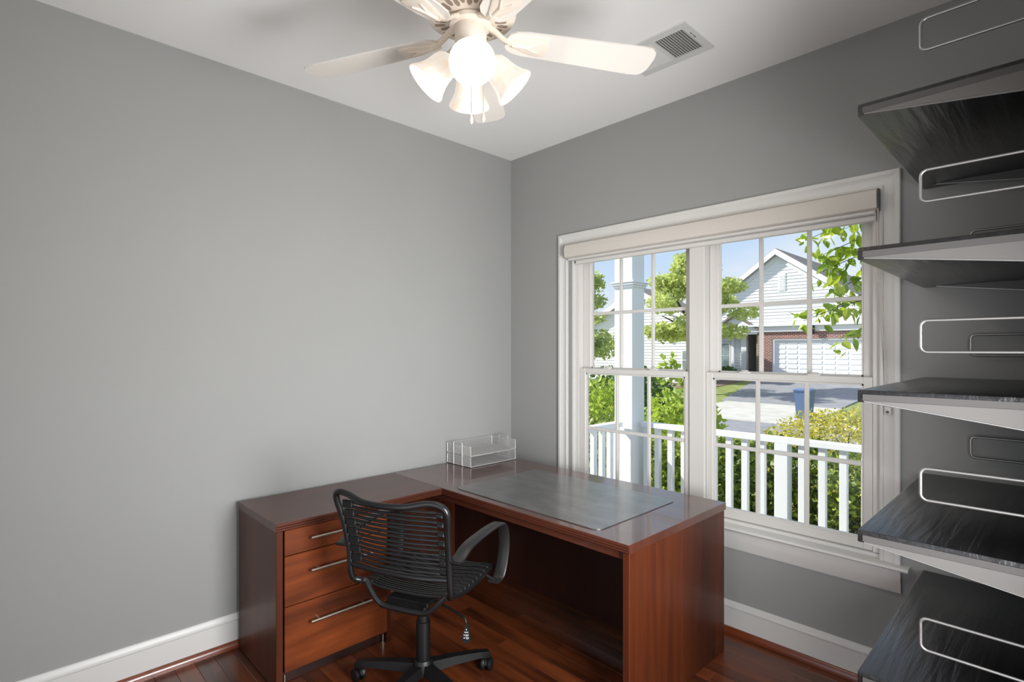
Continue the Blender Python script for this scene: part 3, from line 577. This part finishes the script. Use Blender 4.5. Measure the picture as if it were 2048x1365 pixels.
# arms: flat bent bands
for s in (-1, 1):
    C_ = spline([(0.268, -0.245, 0.690), (0.272, -0.215, 0.700), (0.278, -0.15, 0.728), (0.284, -0.02, 0.738), (0.286, 0.10, 0.735), (0.286, 0.165, 0.718), (0.285, 0.198, 0.672), (0.284, 0.205, 0.60), (0.278, 0.190, 0.52), (0.272, 0.165, 0.475), (0.262, 0.13, 0.468)], 6)
    rings = []
    for i, p in enumerate(C_):
        a = C_[max(0, i-1)]; b_ = C_[min(len(C_)-1, i+1)]; t = (b_ - a).normalized(); nrm = Vector((1, 0, 0)).cross(t).normalized()
        hwid = 0.026; th = 0.0075
        prof = [(-hwid, -th*.5), (-hwid + 0.006, -th), (hwid - 0.006, -th), (hwid, -th*.5), (hwid, th*.5), (hwid - 0.006, th), (-hwid + 0.006, th), (-hwid, th*.5)]
        rings.append([Vector((ox + s*(p.x) + dx*1.0, p.y + nrm.y*dn, p.z + nrm.z*dn)) for dx, dn in prof])
    MB().loft(rings).build('armrest', M['armpad'], ch, 50, **L3)
    MB().tube([(ox + s*0.225, -0.238, 0.690), (ox + s*0.296, -0.246, 0.690)], 0.0075, 10).build('arm_bolt', M['blackmetal'], ch, 50, **L3)
    MB().tube([(ox + s*0.205, 0.14, 0.492), (ox + s*0.27, 0.14, 0.470)], 0.008, 8).build('arm_bolt', M['blackmetal'], ch, 50, **L3)
mech = MB().bbox(-0.10, 0.10, -0.13, 0.11, 0.428, 0.448, 0.004).bbox(-0.045, 0.045, -0.11, 0.07, 0.395, 0.429, 0.006).bbox(-0.09, 0.09, -0.20, -0.12, 0.430, 0.442, 0.003)
mech.build('tilt_mechanism', M['blackplastic'], ch, 30, **L3)
lv = MB().tube(spline([(0.045, -0.02, 0.412), (0.15, -0.06, 0.416), (0.235, -0.093, 0.412), (0.262, -0.103, 0.404), (0.268, -0.106, 0.385)], 4), 0.0048, 8).build('height_lever', M['blackplastic'], ch, 60, **L3)
pd = Matrix.Translation((0.270, -0.107, 0.0)) @ Matrix.Rotation(R(22), 4, 'Z') @ Matrix.Rotation(R(90), 4, 'X')
pp = [(0.004, 0.390), (0.008, 0.375), (0.016, 0.345), (0.018, 0.325), (0.012, 0.311), (0.0, 0.307), (-0.012, 0.311), (-0.018, 0.325), (-0.016, 0.345), (-0.008, 0.375), (-0.004, 0.390)]
pdl = MB().poly(pp, -0.005, 0.005, pd).build('lever_paddle', M['blackplastic'], lv, local=True)
MB()
pr_ = MB()
for (a, b_, c, d) in ((-0.002, 0.002, 0.364, 0.369), (-0.009, 0.009, 0.356, 0.3575), (-0.007, 0.007, 0.353, 0.3545), (-0.011, -0.0065, 0.342, 0.3465), (-0.004, 0.010, 0.345, 0.3465), (-0.004, 0.009, 0.342, 0.3435), (-0.004, 0.007, 0.339, 0.3405), (-0.011, -0.0065, 0.330, 0.3345), (-0.004, 0.011, 0.333, 0.3345), (-0.003, 0.010, 0.330, 0.3315), (0.0, 0.007, 0.327, 0.3285)):
    pr_.poly([(a, c), (b_, c), (b_, d), (a, d)], 0.0051, 0.0054, pd)
pr_.build('printed_instructions', M['print'], ch, local=True); bpy.data.objects['printed_instructions'].parent = lv
MB().lathe([(0.030, 0.13), (0.032, 0.15), (0.032, 0.300), (0.026, 0.303), (0.026, 0.33), (0.0245, 0.331), (0.0245, 0.40)], None, 20).build('gas_column', M['blackplastic'], ch, 40, **L3)
MB().lathe([(0.036, 0.060), (0.046, 0.070), (0.046, 0.115), (0.036, 0.132), (0.0, 0.133)], None, 20).build('base_hub', M['blackplastic'], ch, 40, **L3)
arm = MB().loft([[(x, -w_, z0), (x, w_, z0), (x, w_*0.8, z1), (x, -w_*0.8, z1)] for x, w_, z0, z1 in ((0.03, 0.026, 0.072, 0.118), (0.15, 0.022, 0.076, 0.112), (0.27, 0.019, 0.072, 0.099), (0.318, 0.017, 0.062, 0.090), (0.326, 0.012, 0.060, 0.080))]).mesh('base_leg', M['blackplastic'], smooth=30)
whl = MB()
for s in (-1, 1): whl.lathe([(0.010, 0.0), (0.026, 0.001), (0.0285, 0.004), (0.0285, 0.016), (0.024, 0.019), (0.008, 0.020)], Matrix.Translation((0, s*0.006, 0.0285)) @ Matrix.Rotation(R(-90*s), 4, 'X'), 20)
whl.lathe([(0.006, 0.030), (0.006, 0.066)], Matrix.Translation((0, 0, 0)), 10)
whl.loft([[(0.031*math.cos(R(q)), yy, 0.0285 + 0.031*math.sin(R(q))) for q in range(10, 175, 20)] + [(0.027*math.cos(R(q)), yy, 0.0285 + 0.027*math.sin(R(q))) for q in range(170, 5, -20)] for yy in (-0.006, 0.006)])
whm = whl.mesh('caster', M['blackplastic'], smooth=40)
for k in range(5):
    a = R(72 + 72*k - 24)
    inst('base_leg', arm, ch, (0, 0, 0), (0, 0, a)); inst('caster', whm, ch, (0.31*math.cos(a), 0.31*math.sin(a), 0.0004), (0, 0, a + R((50, 100, -30, 20, 140)[k])))

# ================================================================== porch
pf = struct('porch_floor', MB().box(-0.6, 4.5, 0.19, 1.62, -0.25, -0.06), M['concrete'], 'pale concrete porch floor outside the window', 'porch floor')
pc = thing('porch_column', 'square white porch column with a moulded band outside the left sash', 'column', (0.129, 1.398, -0.06))
MB().bbox(0.031, 0.227, 1.300, 1.496, -0.0595, 3.2, 0.004).build('shaft', M['pwhite'], pc)
for z0, z1, d in ((2.075, 2.095, 0.012), (2.095, 2.115, 0.022), (2.115, 2.128, 0.030), (-0.058, 0.12, 0.018)):
    MB().bbox(0.031 - d, 0.227 + d, 1.300 - d, 1.496 + d, z0, z1, 0.004).build('moulding', M['pwhite'], pc)
def railing(lab, a0, a1, fixed, axis, posts, bal):
    loc = ((a0+a1)/2, fixed, -0.06) if axis == 'x' else (fixed, (a0+a1)/2, -0.06)
    t = thing('porch_railing', lab, 'railing', loc, group='white porch railings')
    def bx(p0, p1, w_, z0, z1, b_=0.004):
        return MB().bbox(p0, p1, fixed - w_, fixed + w_, z0, z1, b_) if axis == 'x' else MB().bbox(fixed - w_, fixed + w_, p0, p1, z0, z1, b_)
    bx(a0, a1, 0.042, 0.808, 0.852).build('top_rail', M['pwhite'], t)
    bx(a0, a1, 0.022, 0.03, 0.085).build('bottom_rail', M['pwhite'], t)
    for c in bal: bx(c - 0.0235, c + 0.0235, 0.0225, 0.0855, 0.8075, 0.002).build('baluster', M['pwhite'], t)
    for c in posts: bx(c - 0.047, c + 0.047, 0.0465, -0.0595, 0.8075, 0.003).build('post', M['pwhite'], t)
railing('white porch railing in front of the hedge, running along the window', 0.258, 4.4, 1.42, 'x', [1.467, 3.2], [0.30, 0.413, 0.541, 0.668, 0.80, 0.93, 1.06, 1.187, 1.317, 1.602, 1.735, 1.868, 2.0, 2.13, 2.26, 2.39, 2.52, 2.65])
railing('short white porch railing joining the column to the house', 0.24, 1.268, 0.105, 'y', [], [0.31, 0.43, 0.545, 0.66, 0.775, 0.89, 1.009, 1.127, 1.22])

# ================================================================== ground, street
GP = [(0.0, -0.45), (3.0, -0.48), (9.0, -0.74), (11.0, -0.80), (14.3, -0.80), (19.0, -0.70), (28.8, -0.17), (60, 0.3)]
def gz(y_):
    for (a, za), (b_, zb) in zip(GP, GP[1:]):
        if y_ <= b_: return za + (zb - za) * max(0, (y_ - a)) / (b_ - a)
    return GP[-1][1]
def strip(x0, x1, y0, y1, dz, th=0.06, n=8, xl=None):
    rings = []
    for i in range(n + 1):
        yy = y0 + (y1 - y0)*i/n; z = gz(yy) + dz; a = x0 if xl is None else x0 + (xl - x0)*i/n
        rings.append([(a, yy, z - th), (x1, yy, z - th), (x1, yy, z), (a, yy, z)])
    return MB().loft(rings)
rings = []
for yy in (0.16, 3, 6, 9, 11, 14.3, 17, 19, 24, 28.8, 60, 90): rings.append([(-70, yy, gz(yy) - 0.6), (40, yy, gz(yy) - 0.6), (40, yy, gz(yy)), (-70, yy, gz(yy))])
struct('ground', MB().loft(rings), M['lawn'], 'mown green lawn on both sides of the street', 'lawn')
struct('road', strip(-60, 30, 10.9, 14.3, 0.03), M['asphalt'], 'grey asphalt street crossing behind the hedge', 'road')
struct('near_sidewalk', strip(-60, 30, 9.2, 10.15, 0.04), M['concrete'], 'pale concrete sidewalk on the near side of the street', 'sidewalk')
struct('far_sidewalk', strip(-60, 30, 14.3, 15.2, 0.05), M['concrete'], 'pale concrete gutter and curb on the far side of the street', 'sidewalk')
struct('driveway_apron', strip(-7.0, -2.7, 15.2, 19.2, 0.045), M['concrete'], 'pale concrete apron between street and driveway', 'driveway apron')
struct('driveway', strip(-7.2, -2.8, 19.2, 28.70, 0.04, xl=-9.4), M['asphalt'], 'dark asphalt driveway leading to the garage door', 'driveway')
struct('planting_bed', strip(-16, -9.6, 22.5, 28.9, 0.03), M['mulch'], 'brown mulch bed beside the driveway in front of the house', 'planting bed')
struct('hedge_bed', strip(-3.5, 6, 1.64, 3.4, 0.03), M['mulch'], 'mulch bed under the clipped hedge', 'planting bed')

# ================================================================== houses
def siding(mb, x0, x1, y, z0, z1, pitch=0.16, top=None):
    z = z0
    while z < z1:
        zt = min(z + pitch, z1); a0, a1, b0, b1 = x0, x1, x0, x1
        if top:
            a0, a1 = top(z); b0, b1 = top(zt)
        if b1 - b0 < 0.02 or a1 - a0 < 0.02: break
        mb.add([(a0, y - 0.028, z), (a1, y - 0.028, z), (b1, y, zt), (b0, y, zt), (a0, y + 0.05, z), (a1, y + 0.05, z), (b1, y + 0.05, zt), (b0, y + 0.05, zt)],
               [(0, 1, 2, 3), (4, 7, 6, 5), (0, 4, 5, 1), (3, 2, 6, 7), (1, 5, 6, 2), (0, 3, 7, 4)])
        z = zt
    return mb
YH = 28.8; PX, PZ = -8.4, 7.0; SL = 0.72; EZ = 2.85
hA = thing('garage_house', 'white sided house with a front gable, brick garage front and wide door', 'house', (-8.4, 33, -0.2))
half = (PZ - EZ) / SL - 0.15
gab = lambda z: (PX - (PZ - 0.10 - z)/SL, PX + (PZ - 0.10 - z)/SL)
s_ = siding(MB(), 0, 0, YH, EZ + 0.05, PZ - 0.15, 0.178, gab).build('gable_siding', M['siding'], hA); s_['kind'] = 'stuff'
MB().box(PX - half, PX + half, YH + 0.06, YH + 12, EZ - 0.3, EZ + 0.04).build('wall_body', M['siding'], hA)
MB().loft([[(PX - half + 0.2, q, EZ), (PX, q, PZ - 0.3), (PX + half - 0.2, q, EZ)] for q in (YH + 0.07, YH + 12)]).build('attic_body', M['siding'], hA)
for s in (-1, 1):
    e1 = PX + s*(half + 0.35); ez = PZ - (half + 0.35)*SL
    rf_ = MB().loft([[(PX, q, PZ + 0.16), (PX, q, PZ), (e1, q, ez), (e1, q, ez + 0.16)] for q in (YH - 0.30, YH + 12.4)]).build('roof_slope', M['roof'], hA)
    MB().loft([[(PX, q, PZ + 0.13), (PX, q, PZ - 0.20), (e1, q, ez - 0.20), (e1, q, ez + 0.13)] for q in (YH - 0.33, YH - 0.302)]).build('rake_board', M['siding'], rf_)
    MB().loft([[(PX, q, PZ - 0.22), (PX, q, PZ - 0.48), (e1, q, ez - 0.48), (e1, q, ez - 0.22)] for q in (YH - 0.06, YH - 0.03)]).build('frieze_board', M['siding'], rf_)
gv = MB().bbox(-8.33, -7.93, YH - 0.045, YH - 0.02, 4.75, 5.75, 0.01).build('gable_vent', M['siding'], hA)
for i in range(9): MB().loft([[(xx, YH - 0.062, 4.83 + i*0.095), (xx, YH - 0.0455, 4.90 + i*0.095), (xx, YH - 0.0455, 4.83 + i*0.095)] for xx in (-8.28, -7.98)]).build('louvre', M['siding'], gv)
MB().bbox(-10.2, -1.9, YH - 0.16, YH + 0.02, 2.48, 2.88, 0.02).build('fascia', M['siding'], hA)
MB().box(-10.2, -1.9, YH - 0.30, YH - 0.162, 2.80, 2.90).build('gutter', M['siding'], hA)
GX0, GX1, GZ0, GZ1 = -8.55, -3.65, -0.15, 2.02
MB().box(-9.45, GX0 - 0.10, YH - 0.05, YH + 0.2, -0.2, 2.479).build('brick_pier', M['brick'], hA)
MB().box(GX1 + 0.10, -2.5, YH - 0.05, YH + 0.2, -0.2, 2.479).build('brick_pier', M['brick'], hA)
MB().box(GX0 - 0.10, GX1 + 0.10, YH - 0.049, YH + 0.2, GZ1 + 0.08, 2.479).build('brick_lintel', M['brick'], hA)
for a in (MB().box(GX0 - 0.099, GX0, YH - 0.02, YH + 0.2, -0.14, GZ1 + 0.079), MB().box(GX1, GX1 + 0.099, YH - 0.02, YH + 0.2, -0.14, GZ1 + 0.079), MB().box(GX0, GX1, YH - 0.02, YH + 0.2, GZ1, GZ1 + 0.079)): a.build('door_trim', M['siding'], hA)
gd = MB().box(GX0, GX1, YH + 0.10, YH + 0.16, GZ0, GZ1).build('garage_door', M['siding'], hA)
pw = (GX1 - GX0) / 8; ph = (GZ1 - GZ0) / 8
pm = MB().bbox(-pw/2 + 0.05, pw/2 - 0.05, -0.012, 0.012, -ph/2 + 0.045, ph/2 - 0.045, 0.011).mesh('door_panel', M['siding'])
for i in range(8):
    for j in range(8): inst('door_panel', pm, gd, (GX0 + (i + .5)*pw - hA['_o'][0], YH + 0.095 - hA['_o'][1], GZ0 + (j + .5)*ph - hA['_o'][2]))
ln = MB().bbox(-6.57, -6.43, YH - 0.30, YH - 0.16, 2.42, 2.70, 0.02).build('wall_lantern', M['lantern'], hA)
MB().lathe([(0.10, 0), (0.03, 0.10), (0.015, 0.2)], Matrix.Translation((-6.5, YH - 0.23, 2.70)), 8).build('lantern_cap', M['lantern'], ln)
MB().box(-6.52, -6.48, YH - 0.26, YH - 0.161, 2.36, 2.42).build('lantern_bracket', M['lantern'], ln)
# entry wing
MB().box(-10.55, -10.25, YH + 0.3, YH + 0.6, -0.15, 2.6).build('entry_post', M['siding'], hA)
s_ = siding(MB(), -11.2, -9.4, YH + 3.0, -0.1, 2.6, 0.16).build('entry_siding', M['sidingshade'], hA); s_['kind'] = 'stuff'
MB().box(-9.62, -9.46, YH + 0.2, YH + 3.0, -0.15, 2.6).build('entry_side_wall', M['sidingshade'], hA)
s_ = siding(MB(), -13.6, -10.6, YH + 0.6, -0.1, 2.7, 0.16).build('wing_siding', M['siding'], hA); s_['kind'] = 'stuff'
MB().box(-13.6, -10.6, YH + 0.66, YH + 10, -0.2, 2.7).build('wing_body', M['siding'], hA)
for c in (-12.3, -11.05): MB().bbox(c - 0.16, c + 0.02, YH + 0.42, YH + 0.56, -0.1, 2.5, 0.01).build('wing_trim', M['siding'], hA)
wd = MB().bbox(-12.15, -11.3, YH + 0.48, YH + 0.58, 0.35, 1.95, 0.01).build('window', M['siding'], hA)
for i in range(2):
    for j in range(2): MB().box(-12.10 + i*0.39, -11.76 + i*0.39, YH + 0.465, YH + 0.479, 0.43 + j*0.73, 1.12 + j*0.73).build('pane', M['pane_far'], wd)
rf_ = MB().loft([[(-13.9, YH + 0.2, 2.62), (-13.9, YH + 0.2, 2.8), (-13.9, YH + 5.5, 5.9), (-13.9, YH + 10.6, 2.8), (-13.9, YH + 10.6, 2.62)], [(-9.9, YH + 0.2, 2.62), (-9.9, YH + 0.2, 2.8), (-9.9, YH + 5.5, 5.9), (-9.9, YH + 10.6, 2.8), (-9.9, YH + 10.6, 2.62)]]).build('wing_roof', M['roof'], hA)
eg = MB().loft([[(-11.9, q, 2.62), (-10.75, q, 3.45), (-9.50, q, 2.62)] for q in (YH - 0.05, YH + 3)]).build('entry_gable', M['siding'], hA)
MB().loft([[(-12.05, q, 2.60), (-10.75, q, 3.52), (-9.36, q, 2.60), (-9.36, q, 2.72), (-10.75, q, 3.66), (-12.05, q, 2.72)] for q in (YH - 0.25, YH + 3)]).build('entry_roof', M['roof'], eg)
MB().box(-11.95, -9.46, YH - 0.10, YH + 0.15, 2.38, 2.619).build('entry_beam', M['siding'], hA)

hB = thing('neighbour_house', 'second white sided house with pale roof seen behind the porch column', 'house', (-14.6, 29, -0.3))
YN = 24.5; QX, QZ = -14.7, 5.0; SB = 0.55; EB = 2.75; hb = (QZ - EB)/SB
g2 = lambda z: (QX - (QZ - 0.1 - z)/SB, QX + (QZ - 0.1 - z)/SB)
s_ = siding(MB(), QX - hb + 0.2, QX + hb - 0.2, YN, -0.35, EB, 0.17); siding(s_, 0, 0, YN, EB, QZ - 0.15, 0.17, g2); s_ = s_.build('front_siding', M['siding'], hB); s_['kind'] = 'stuff'
MB().box(QX - hb + 0.2, QX + hb - 0.2, YN + 0.06, YN + 2.4, -0.5, EB).build('wall_body', M['siding'], hB)
MB().loft([[(QX - hb + 0.3, q, EB + 0.005), (QX, q, QZ - 0.3), (QX + hb - 0.3, q, EB + 0.005)] for q in (YN + 0.07, YN + 2.4)]).build('attic_body', M['siding'], hB)
for s in (-1, 1):
    e1 = QX + s*(hb + 0.3); ez = QZ - (hb + 0.3)*SB
    rf_ = MB().loft([[(QX, q, QZ + 0.16), (QX, q, QZ), (e1, q, ez), (e1, q, ez + 0.16)] for q in (YN - 0.30, YN + 2.6)]).build('roof_slope', M['roof'], hB)
    MB().loft([[(QX, q, QZ + 0.13), (QX, q, QZ - 0.22), (e1, q, ez - 0.22), (e1, q, ez + 0.13)] for q in (YN - 0.33, YN - 0.302)]).build('rake_board', M['siding'], rf_)
wd = MB().bbox(-11.85, -11.30, YN - 0.06, YN - 0.03, 0.38, 1.48, 0.01).build('window', M['siding'], hB)
for j in range(2): MB().box(-11.80, -11.35, YN - 0.072, YN - 0.0605, 0.43 + j*0.52, 0.90 + j*0.52).build('pane', M['pane_far'], wd)
MB().bbox(-12.55, -12.40, YN - 0.10, YN - 0.03, 1.90, 2.06, 0.01).build('wall_vent', M['duct'], hB)

# ================================================================== rolling bin
bn = thing('rubbish_bin', 'blue wheeled rubbish bin standing at the end of the driveway', 'bin', (-2.95, 15.95, gz(15.95) + 0.046))
bx_, by_, bz_ = bn['_o']
sec = lambda w_, d_, z: [(bx_ - w_, by_ - d_, bz_ + z), (bx_ + w_, by_ - d_, bz_ + z), (bx_ + w_, by_ + d_, bz_ + z), (bx_ - w_, by_ + d_, bz_ + z)]
sec_ = sec; sec = lambda w_, d_, z: sec_(w_*0.84, d_*0.84, z)
MB().loft([sec(0.21, 0.23, 0.0), sec(0.22, 0.24, 0.05), sec(0.275, 0.31, 0.86), sec(0.295, 0.33, 0.865), sec(0.295, 0.33, 0.90)]).build('bin_body', M['bin'], bn)
MB().loft([sec(0.31, 0.345, 0.9005), sec(0.31, 0.345, 0.925), sec(0.24, 0.27, 0.965)]).build('bin_lid', M['bin'], bn)
for s in (-1, 1): MB().lathe([(0.10, 0), (0.10, 0.05)], Matrix.Translation((bx_ + s*0.19, by_ + 0.20, bz_ + 0.10)) @ Matrix.Rotation(R(90*s), 4, 'Y'), 14).build('wheel', M['lantern'], bn)
MB().tube([(bx_ - 0.2, by_ + 0.30, bz_ + 0.9), (bx_ + 0.2, by_ + 0.30, bz_ + 0.9)], 0.018, 8).build('bin_handle', M['bin'], bn)

# ================================================================== planting
def leaves(mb, c, rad, n, size, rnd, shell=0.55, box=False, up=0.3, narrow=0.45, zmin=None):
    c = Vector(c)
    for _ in range(n):
        while True:
            p = Vector((rnd.uniform(-1, 1), rnd.uniform(-1, 1), rnd.uniform(-1, 1)))
            if box: break
            if shell < p.length <= 1: break
        q = c + Vector((p.x*rad[0], p.y*rad[1], p.z*rad[2]))
        if zmin is not None and q.z < zmin: continue
        d = Vector((rnd.gauss(0, 1), rnd.gauss(0, 1), rnd.gauss(up, 0.6))).normalized()
        s = d.cross(Vector((rnd.gauss(0, 1), rnd.gauss(0, 1), rnd.gauss(0, 1)))).normalized()
        nn = d.cross(s); L_ = size*rnd.uniform(0.7, 1.3); w_ = L_*narrow
        mb.add([q, q + d*L_*.45 + s*w_ + nn*L_*.06, q + d*L_, q + d*L_*.45 - s*w_ + nn*L_*.06], [(0, 1, 2), (0, 2, 3)])
    return mb
def stems(base_, tips, r0):
    m = MB()
    for t in tips:
        b_ = Vector(base_); t = Vector(t); mid = b_.lerp(t, 0.5) + Vector(((t - b_).x*-0.12, (t - b_).y*-0.12, (t-b_).z*0.08)); m.tube([b_, mid, t], [r0, r0*.7, r0*.25], 6)
    return m
def shrub(name, lab, c, rad, n, size, mk, seed, group, base_z, box=False, narrow=0.45, up=0.3, clumps=None):
    rnd = random.Random(seed); t = thing(name, lab, name.split('_')[-1], (c[0], c[1], base_z), group=group); mb = MB()
    if clumps:
        for cc, rr, nn in clumps: leaves(mb, cc, rr, nn, size, rnd, 0.5, False, up, narrow, base_z + 0.05)
    else: leaves(mb, c, rad, n, size, rnd, 0.5, box, up, narrow, base_z + 0.05)
    f_ = mb.build('foliage', M[mk], t); f_['kind'] = 'stuff'
    tips = [(c[0] + rnd.uniform(-.7, .7)*rad[0], c[1] + rnd.uniform(-.7, .7)*rad[1], c[2] + rnd.uniform(-.2, .6)*rad[2]) for _ in range(9)]
    stems((c[0], c[1], base_z - 0.02), tips, 0.016 if rad[2] < 1.2 else 0.05).build('stems', M['bark'], t)
    return t
# clipped hedge behind the railing: separate bushes grown together
hx = [-1.33, -0.51, 0.31, 1.13, 1.95, 2.77]
hl = ['last holly bush of the hedge, beyond the left window frame', 'holly bush of the hedge behind and just left of the porch column', 'holly bush of the hedge just right of the porch column',
      'holly bush of the hedge directly behind the wide railing post', 'holly bush of the hedge seen at the right end of the window', 'last holly bush of the hedge, beyond the right window frame']
for i, (x_, lab) in enumerate(zip(hx, hl)):
    shrub('hedge_bush', lab, (x_, 2.12, 0.12), (0.36, 0.40, 0.57), 4200, 0.052, 'l_hedge', 20 + i, 'hedge bushes behind the railing', gz(2.1) + 0.03, box=True)
for o in [o for o in bpy.data.objects if o.name.startswith('hedge_bush')]: o['category'] = 'bush'
shrub('golden_shrub', 'yellow green feathery shrub beyond the railing near the street', (0.95, 5.0, 0.05), (1.05, 0.9, 0.70), 9000, 0.055, 'l_yellow', 41, None, gz(5.0) + 0.0, narrow=0.26)
shrub('broadleaf_shrub', 'tall bright green broadleaf shrub left of the porch column', (-1.95, 3.75, 0.27), (0.62, 0.6, 0.78), 2400, 0.085, 'l_shrub', 42, None, gz(3.75), narrow=0.34, up=0.8)
shrub('broadleaf_shrub', 'bright green broadleaf shrub with tall shoots right of the porch column', (-0.38, 3.25, 0.3), (0.60, 0.5, 0.80), 2400, 0.09, 'l_shrub', 43, None, gz(3.1), narrow=0.32, up=0.8,
      clumps=[((-0.38, 3.25, 0.3), (0.62, 0.48, 0.72), 2300), ((-0.62, 3.25, 1.18), (0.06, 0.06, 0.22), 34), ((-0.48, 3.3, 1.22), (0.06, 0.06, 0.24), 36)])
shrub('dark_shrub', 'dark green rounded shrub behind the tall broadleaf one', (-2.6, 5.4, 0.5), (1.0, 0.8, 0.75), 3000, 0.09, 'l_dark', 44, None, gz(5.4))
shrub('low_shrub', 'low green shrub under the far house window', (-11.0, 28.0, 0.10), (0.9, 0.5, 0.40), 1300, 0.10, 'l_dark', 45, None, gz(28.0))
shrub('low_shrub', 'low yellow green shrub near the neighbour house window', (-10.9, 23.2, -0.05), (0.5, 0.45, 0.50), 900, 0.10, 'l_hedge', 46, None, gz(23.0))
shrub('low_shrub', 'small grey green shrub in the bed right of the driveway', (-1.9, 20.5, -0.40), (0.5, 0.4, 0.3), 500, 0.10, 'l_yellow', 47, None, gz(20.5))
shrub('grass_clump', 'low feathery grass clump near the street behind the railing', (-0.9, 8.4, -0.56), (1.6, 0.35, 0.22), 1500, 0.12, 'l_yellow', 48, None, gz(8.4), narrow=0.12, up=1.6)
def tree(lab, base_, crown, mk, seed, size, trunk_r, boughs):
    rnd = random.Random(seed); t = thing('leafy_tree', lab, 'tree', base_); mb = MB()
    for c, rad, n in crown: leaves(mb, c, rad, n, size, rnd, 0.35, False, 0.2, 0.42)
    f_ = mb.build('foliage', M[mk], t); f_['kind'] = 'stuff'
    tr_ = MB().tube([(base_[0], base_[1], base_[2] - 0.05), (base_[0] + 0.03, base_[1], base_[2] + 1.0), boughs[0][0]], [trunk_r*1.2, trunk_r, trunk_r*.8], 10).build('trunk', M['bark'], t, 60)
    for a, b_ in boughs:
        m_ = Vector(a).lerp(Vector(b_), 0.5) + Vector((0, 0, 0.15)); MB().tube([a, m_, b_], [trunk_r*.6, trunk_r*.4, trunk_r*.15], 7).build('bough', M['bark'], tr_, 60)
    return t
rnd = random.Random(3)
bx0, by0 = -9.2, 20.8; bz0 = gz(by0); top = (bx0 + 0.05, by0, 2.0)
cr2 = []
for i in range(46):
    a = rnd.uniform(0, 2*math.pi); r_ = math.sqrt(rnd.random()); zf = rnd.random()
    rr = (2.55*(1 - zf**2.2*0.85)) * r_ * (0.75 + 0.25*min(1, zf*4))
    cr2.append(((bx0 + rr*math.cos(a), by0 + rr*math.sin(a), 2.15 + zf*3.75), (0.80*(1-.4*zf), 0.80*(1-.4*zf), 0.36), 330))
tree('large round leafy tree between the two houses across the street', (bx0, by0, bz0), cr2, 'l_tree', 51, 0.16, 0.13, [(top, (bx0 + 1.5*math.cos(q), by0 + 1.5*math.sin(q), 3.6 + 0.5*math.sin(3*q))) for q in (0, 0.9, 1.8, 2.7, 3.6, 4.5, 5.4)] + [(top, (bx0 - 1.7, by0 - 0.8, 2.35)), (top, (bx0, by0, 5.2))])
lx, ly = -5.35, 7.7; cr3 = []
for i in range(26):
    zf = rnd.random(); a = rnd.uniform(0, 6.28); rr = 0.75*math.sqrt(rnd.random())*(1 - zf*0.75)
    cr3.append(((lx + rr*math.cos(a), ly + rr*math.sin(a), 1.1 + zf*2.3), (0.36, 0.36, 0.16), 150))
tree('slender young tree at the left edge of the window view', (lx, ly, gz(ly)), cr3, 'l_left', 52, 0.10, 0.05, [((lx, ly, 1.0), (lx + .3, ly, 2.0)), ((lx, ly, 1.0), (lx - .3, ly + .2, 2.2)), ((lx, ly, 1.0), (lx, ly, 3.2))])
# near tree: hanging branches with single leaves
nt_ = thing('overhanging_tree', 'near tree with bright yellow green leaves hanging into the right sash', 'tree', (3.0, 4.3, gz(4.3)))
tk = MB().tube([(3.0, 4.3, gz(4.3) - 0.05), (2.98, 4.28, 1.2), (2.85, 4.2, 3.4)], [0.10, 0.08, 0.05], 10).build('trunk', M['bark'], nt_, 60)
Lf = MB(); Lf.add([(0, 0, 0), (0.028, 0.035, 0.006), (0.034, 0.062, 0.004), (0.018, 0.10, -0.006), (0, 0.125, -0.014), (-0.018, 0.10, -0.006), (-0.034, 0.062, 0.004), (-0.028, 0.035, 0.006), (0, 0.05, -0.006)],
                  [(0, 1, 8), (1, 2, 8), (2, 3, 8), (3, 4, 8), (4, 5, 8), (5, 6, 8), (6, 7, 8), (7, 0, 8)])
Lf = Lf.mesh('leaf', M['l_near'])
# branch: start near trunk, tip, number of leaves
BR = [((2.2, 3.9, 2.95), (1.10, 3.03, 2.60), 40), ((2.2, 3.9, 2.75), (1.22, 3.14, 2.45), 44), ((2.1, 3.85, 2.55), (1.20, 3.12, 2.27), 44), ((2.1, 3.8, 2.35), (1.25, 3.17, 2.05), 40),
      ((2.1, 3.8, 2.15), (1.30, 3.2, 1.92), 36), ((2.1, 3.8, 2.05), (1.10, 3.03, 1.80), 40), ((2.0, 3.75, 1.9), (1.40, 3.32, 1.62), 26), ((2.2, 3.9, 2.95), (1.40, 3.30, 2.72), 30)]
rnd = random.Random(11); org = Vector(nt_['_o'])
for a, b_, n in BR:
    a, b_ = Vector(a), Vector(b_); mid = a.lerp(b_, 0.55) + Vector((0, 0, 0.09))
    P = spline([a, mid, b_], 6)
    MB().tube([(2.9, 4.22, a.z + 0.15)] + P, [0.012] + [0.008*(1 - i/len(P)*.8) for i in range(len(P))], 6).build('branch', M['bark'], nt_, 60)
    for i in range(n):
        f_ = rnd.random()**0.8; p = P[min(len(P)-1, int((0.35 + 0.65*f_)*(len(P)-1) + 0.5))] + Vector((rnd.gauss(0, .055), rnd.gauss(0, .07), rnd.gauss(-0.02, .05)))
        o = inst('leaf', Lf, nt_, p - org, (rnd.gauss(-0.9, 0.5), rnd.gauss(0, 0.5), rnd.uniform(0, 6.28))); s = rnd.uniform(0.75, 1.2); o.scale = (s, s, s)
for o in bpy.data.objects:
    if '_o' in o: del o['_o']
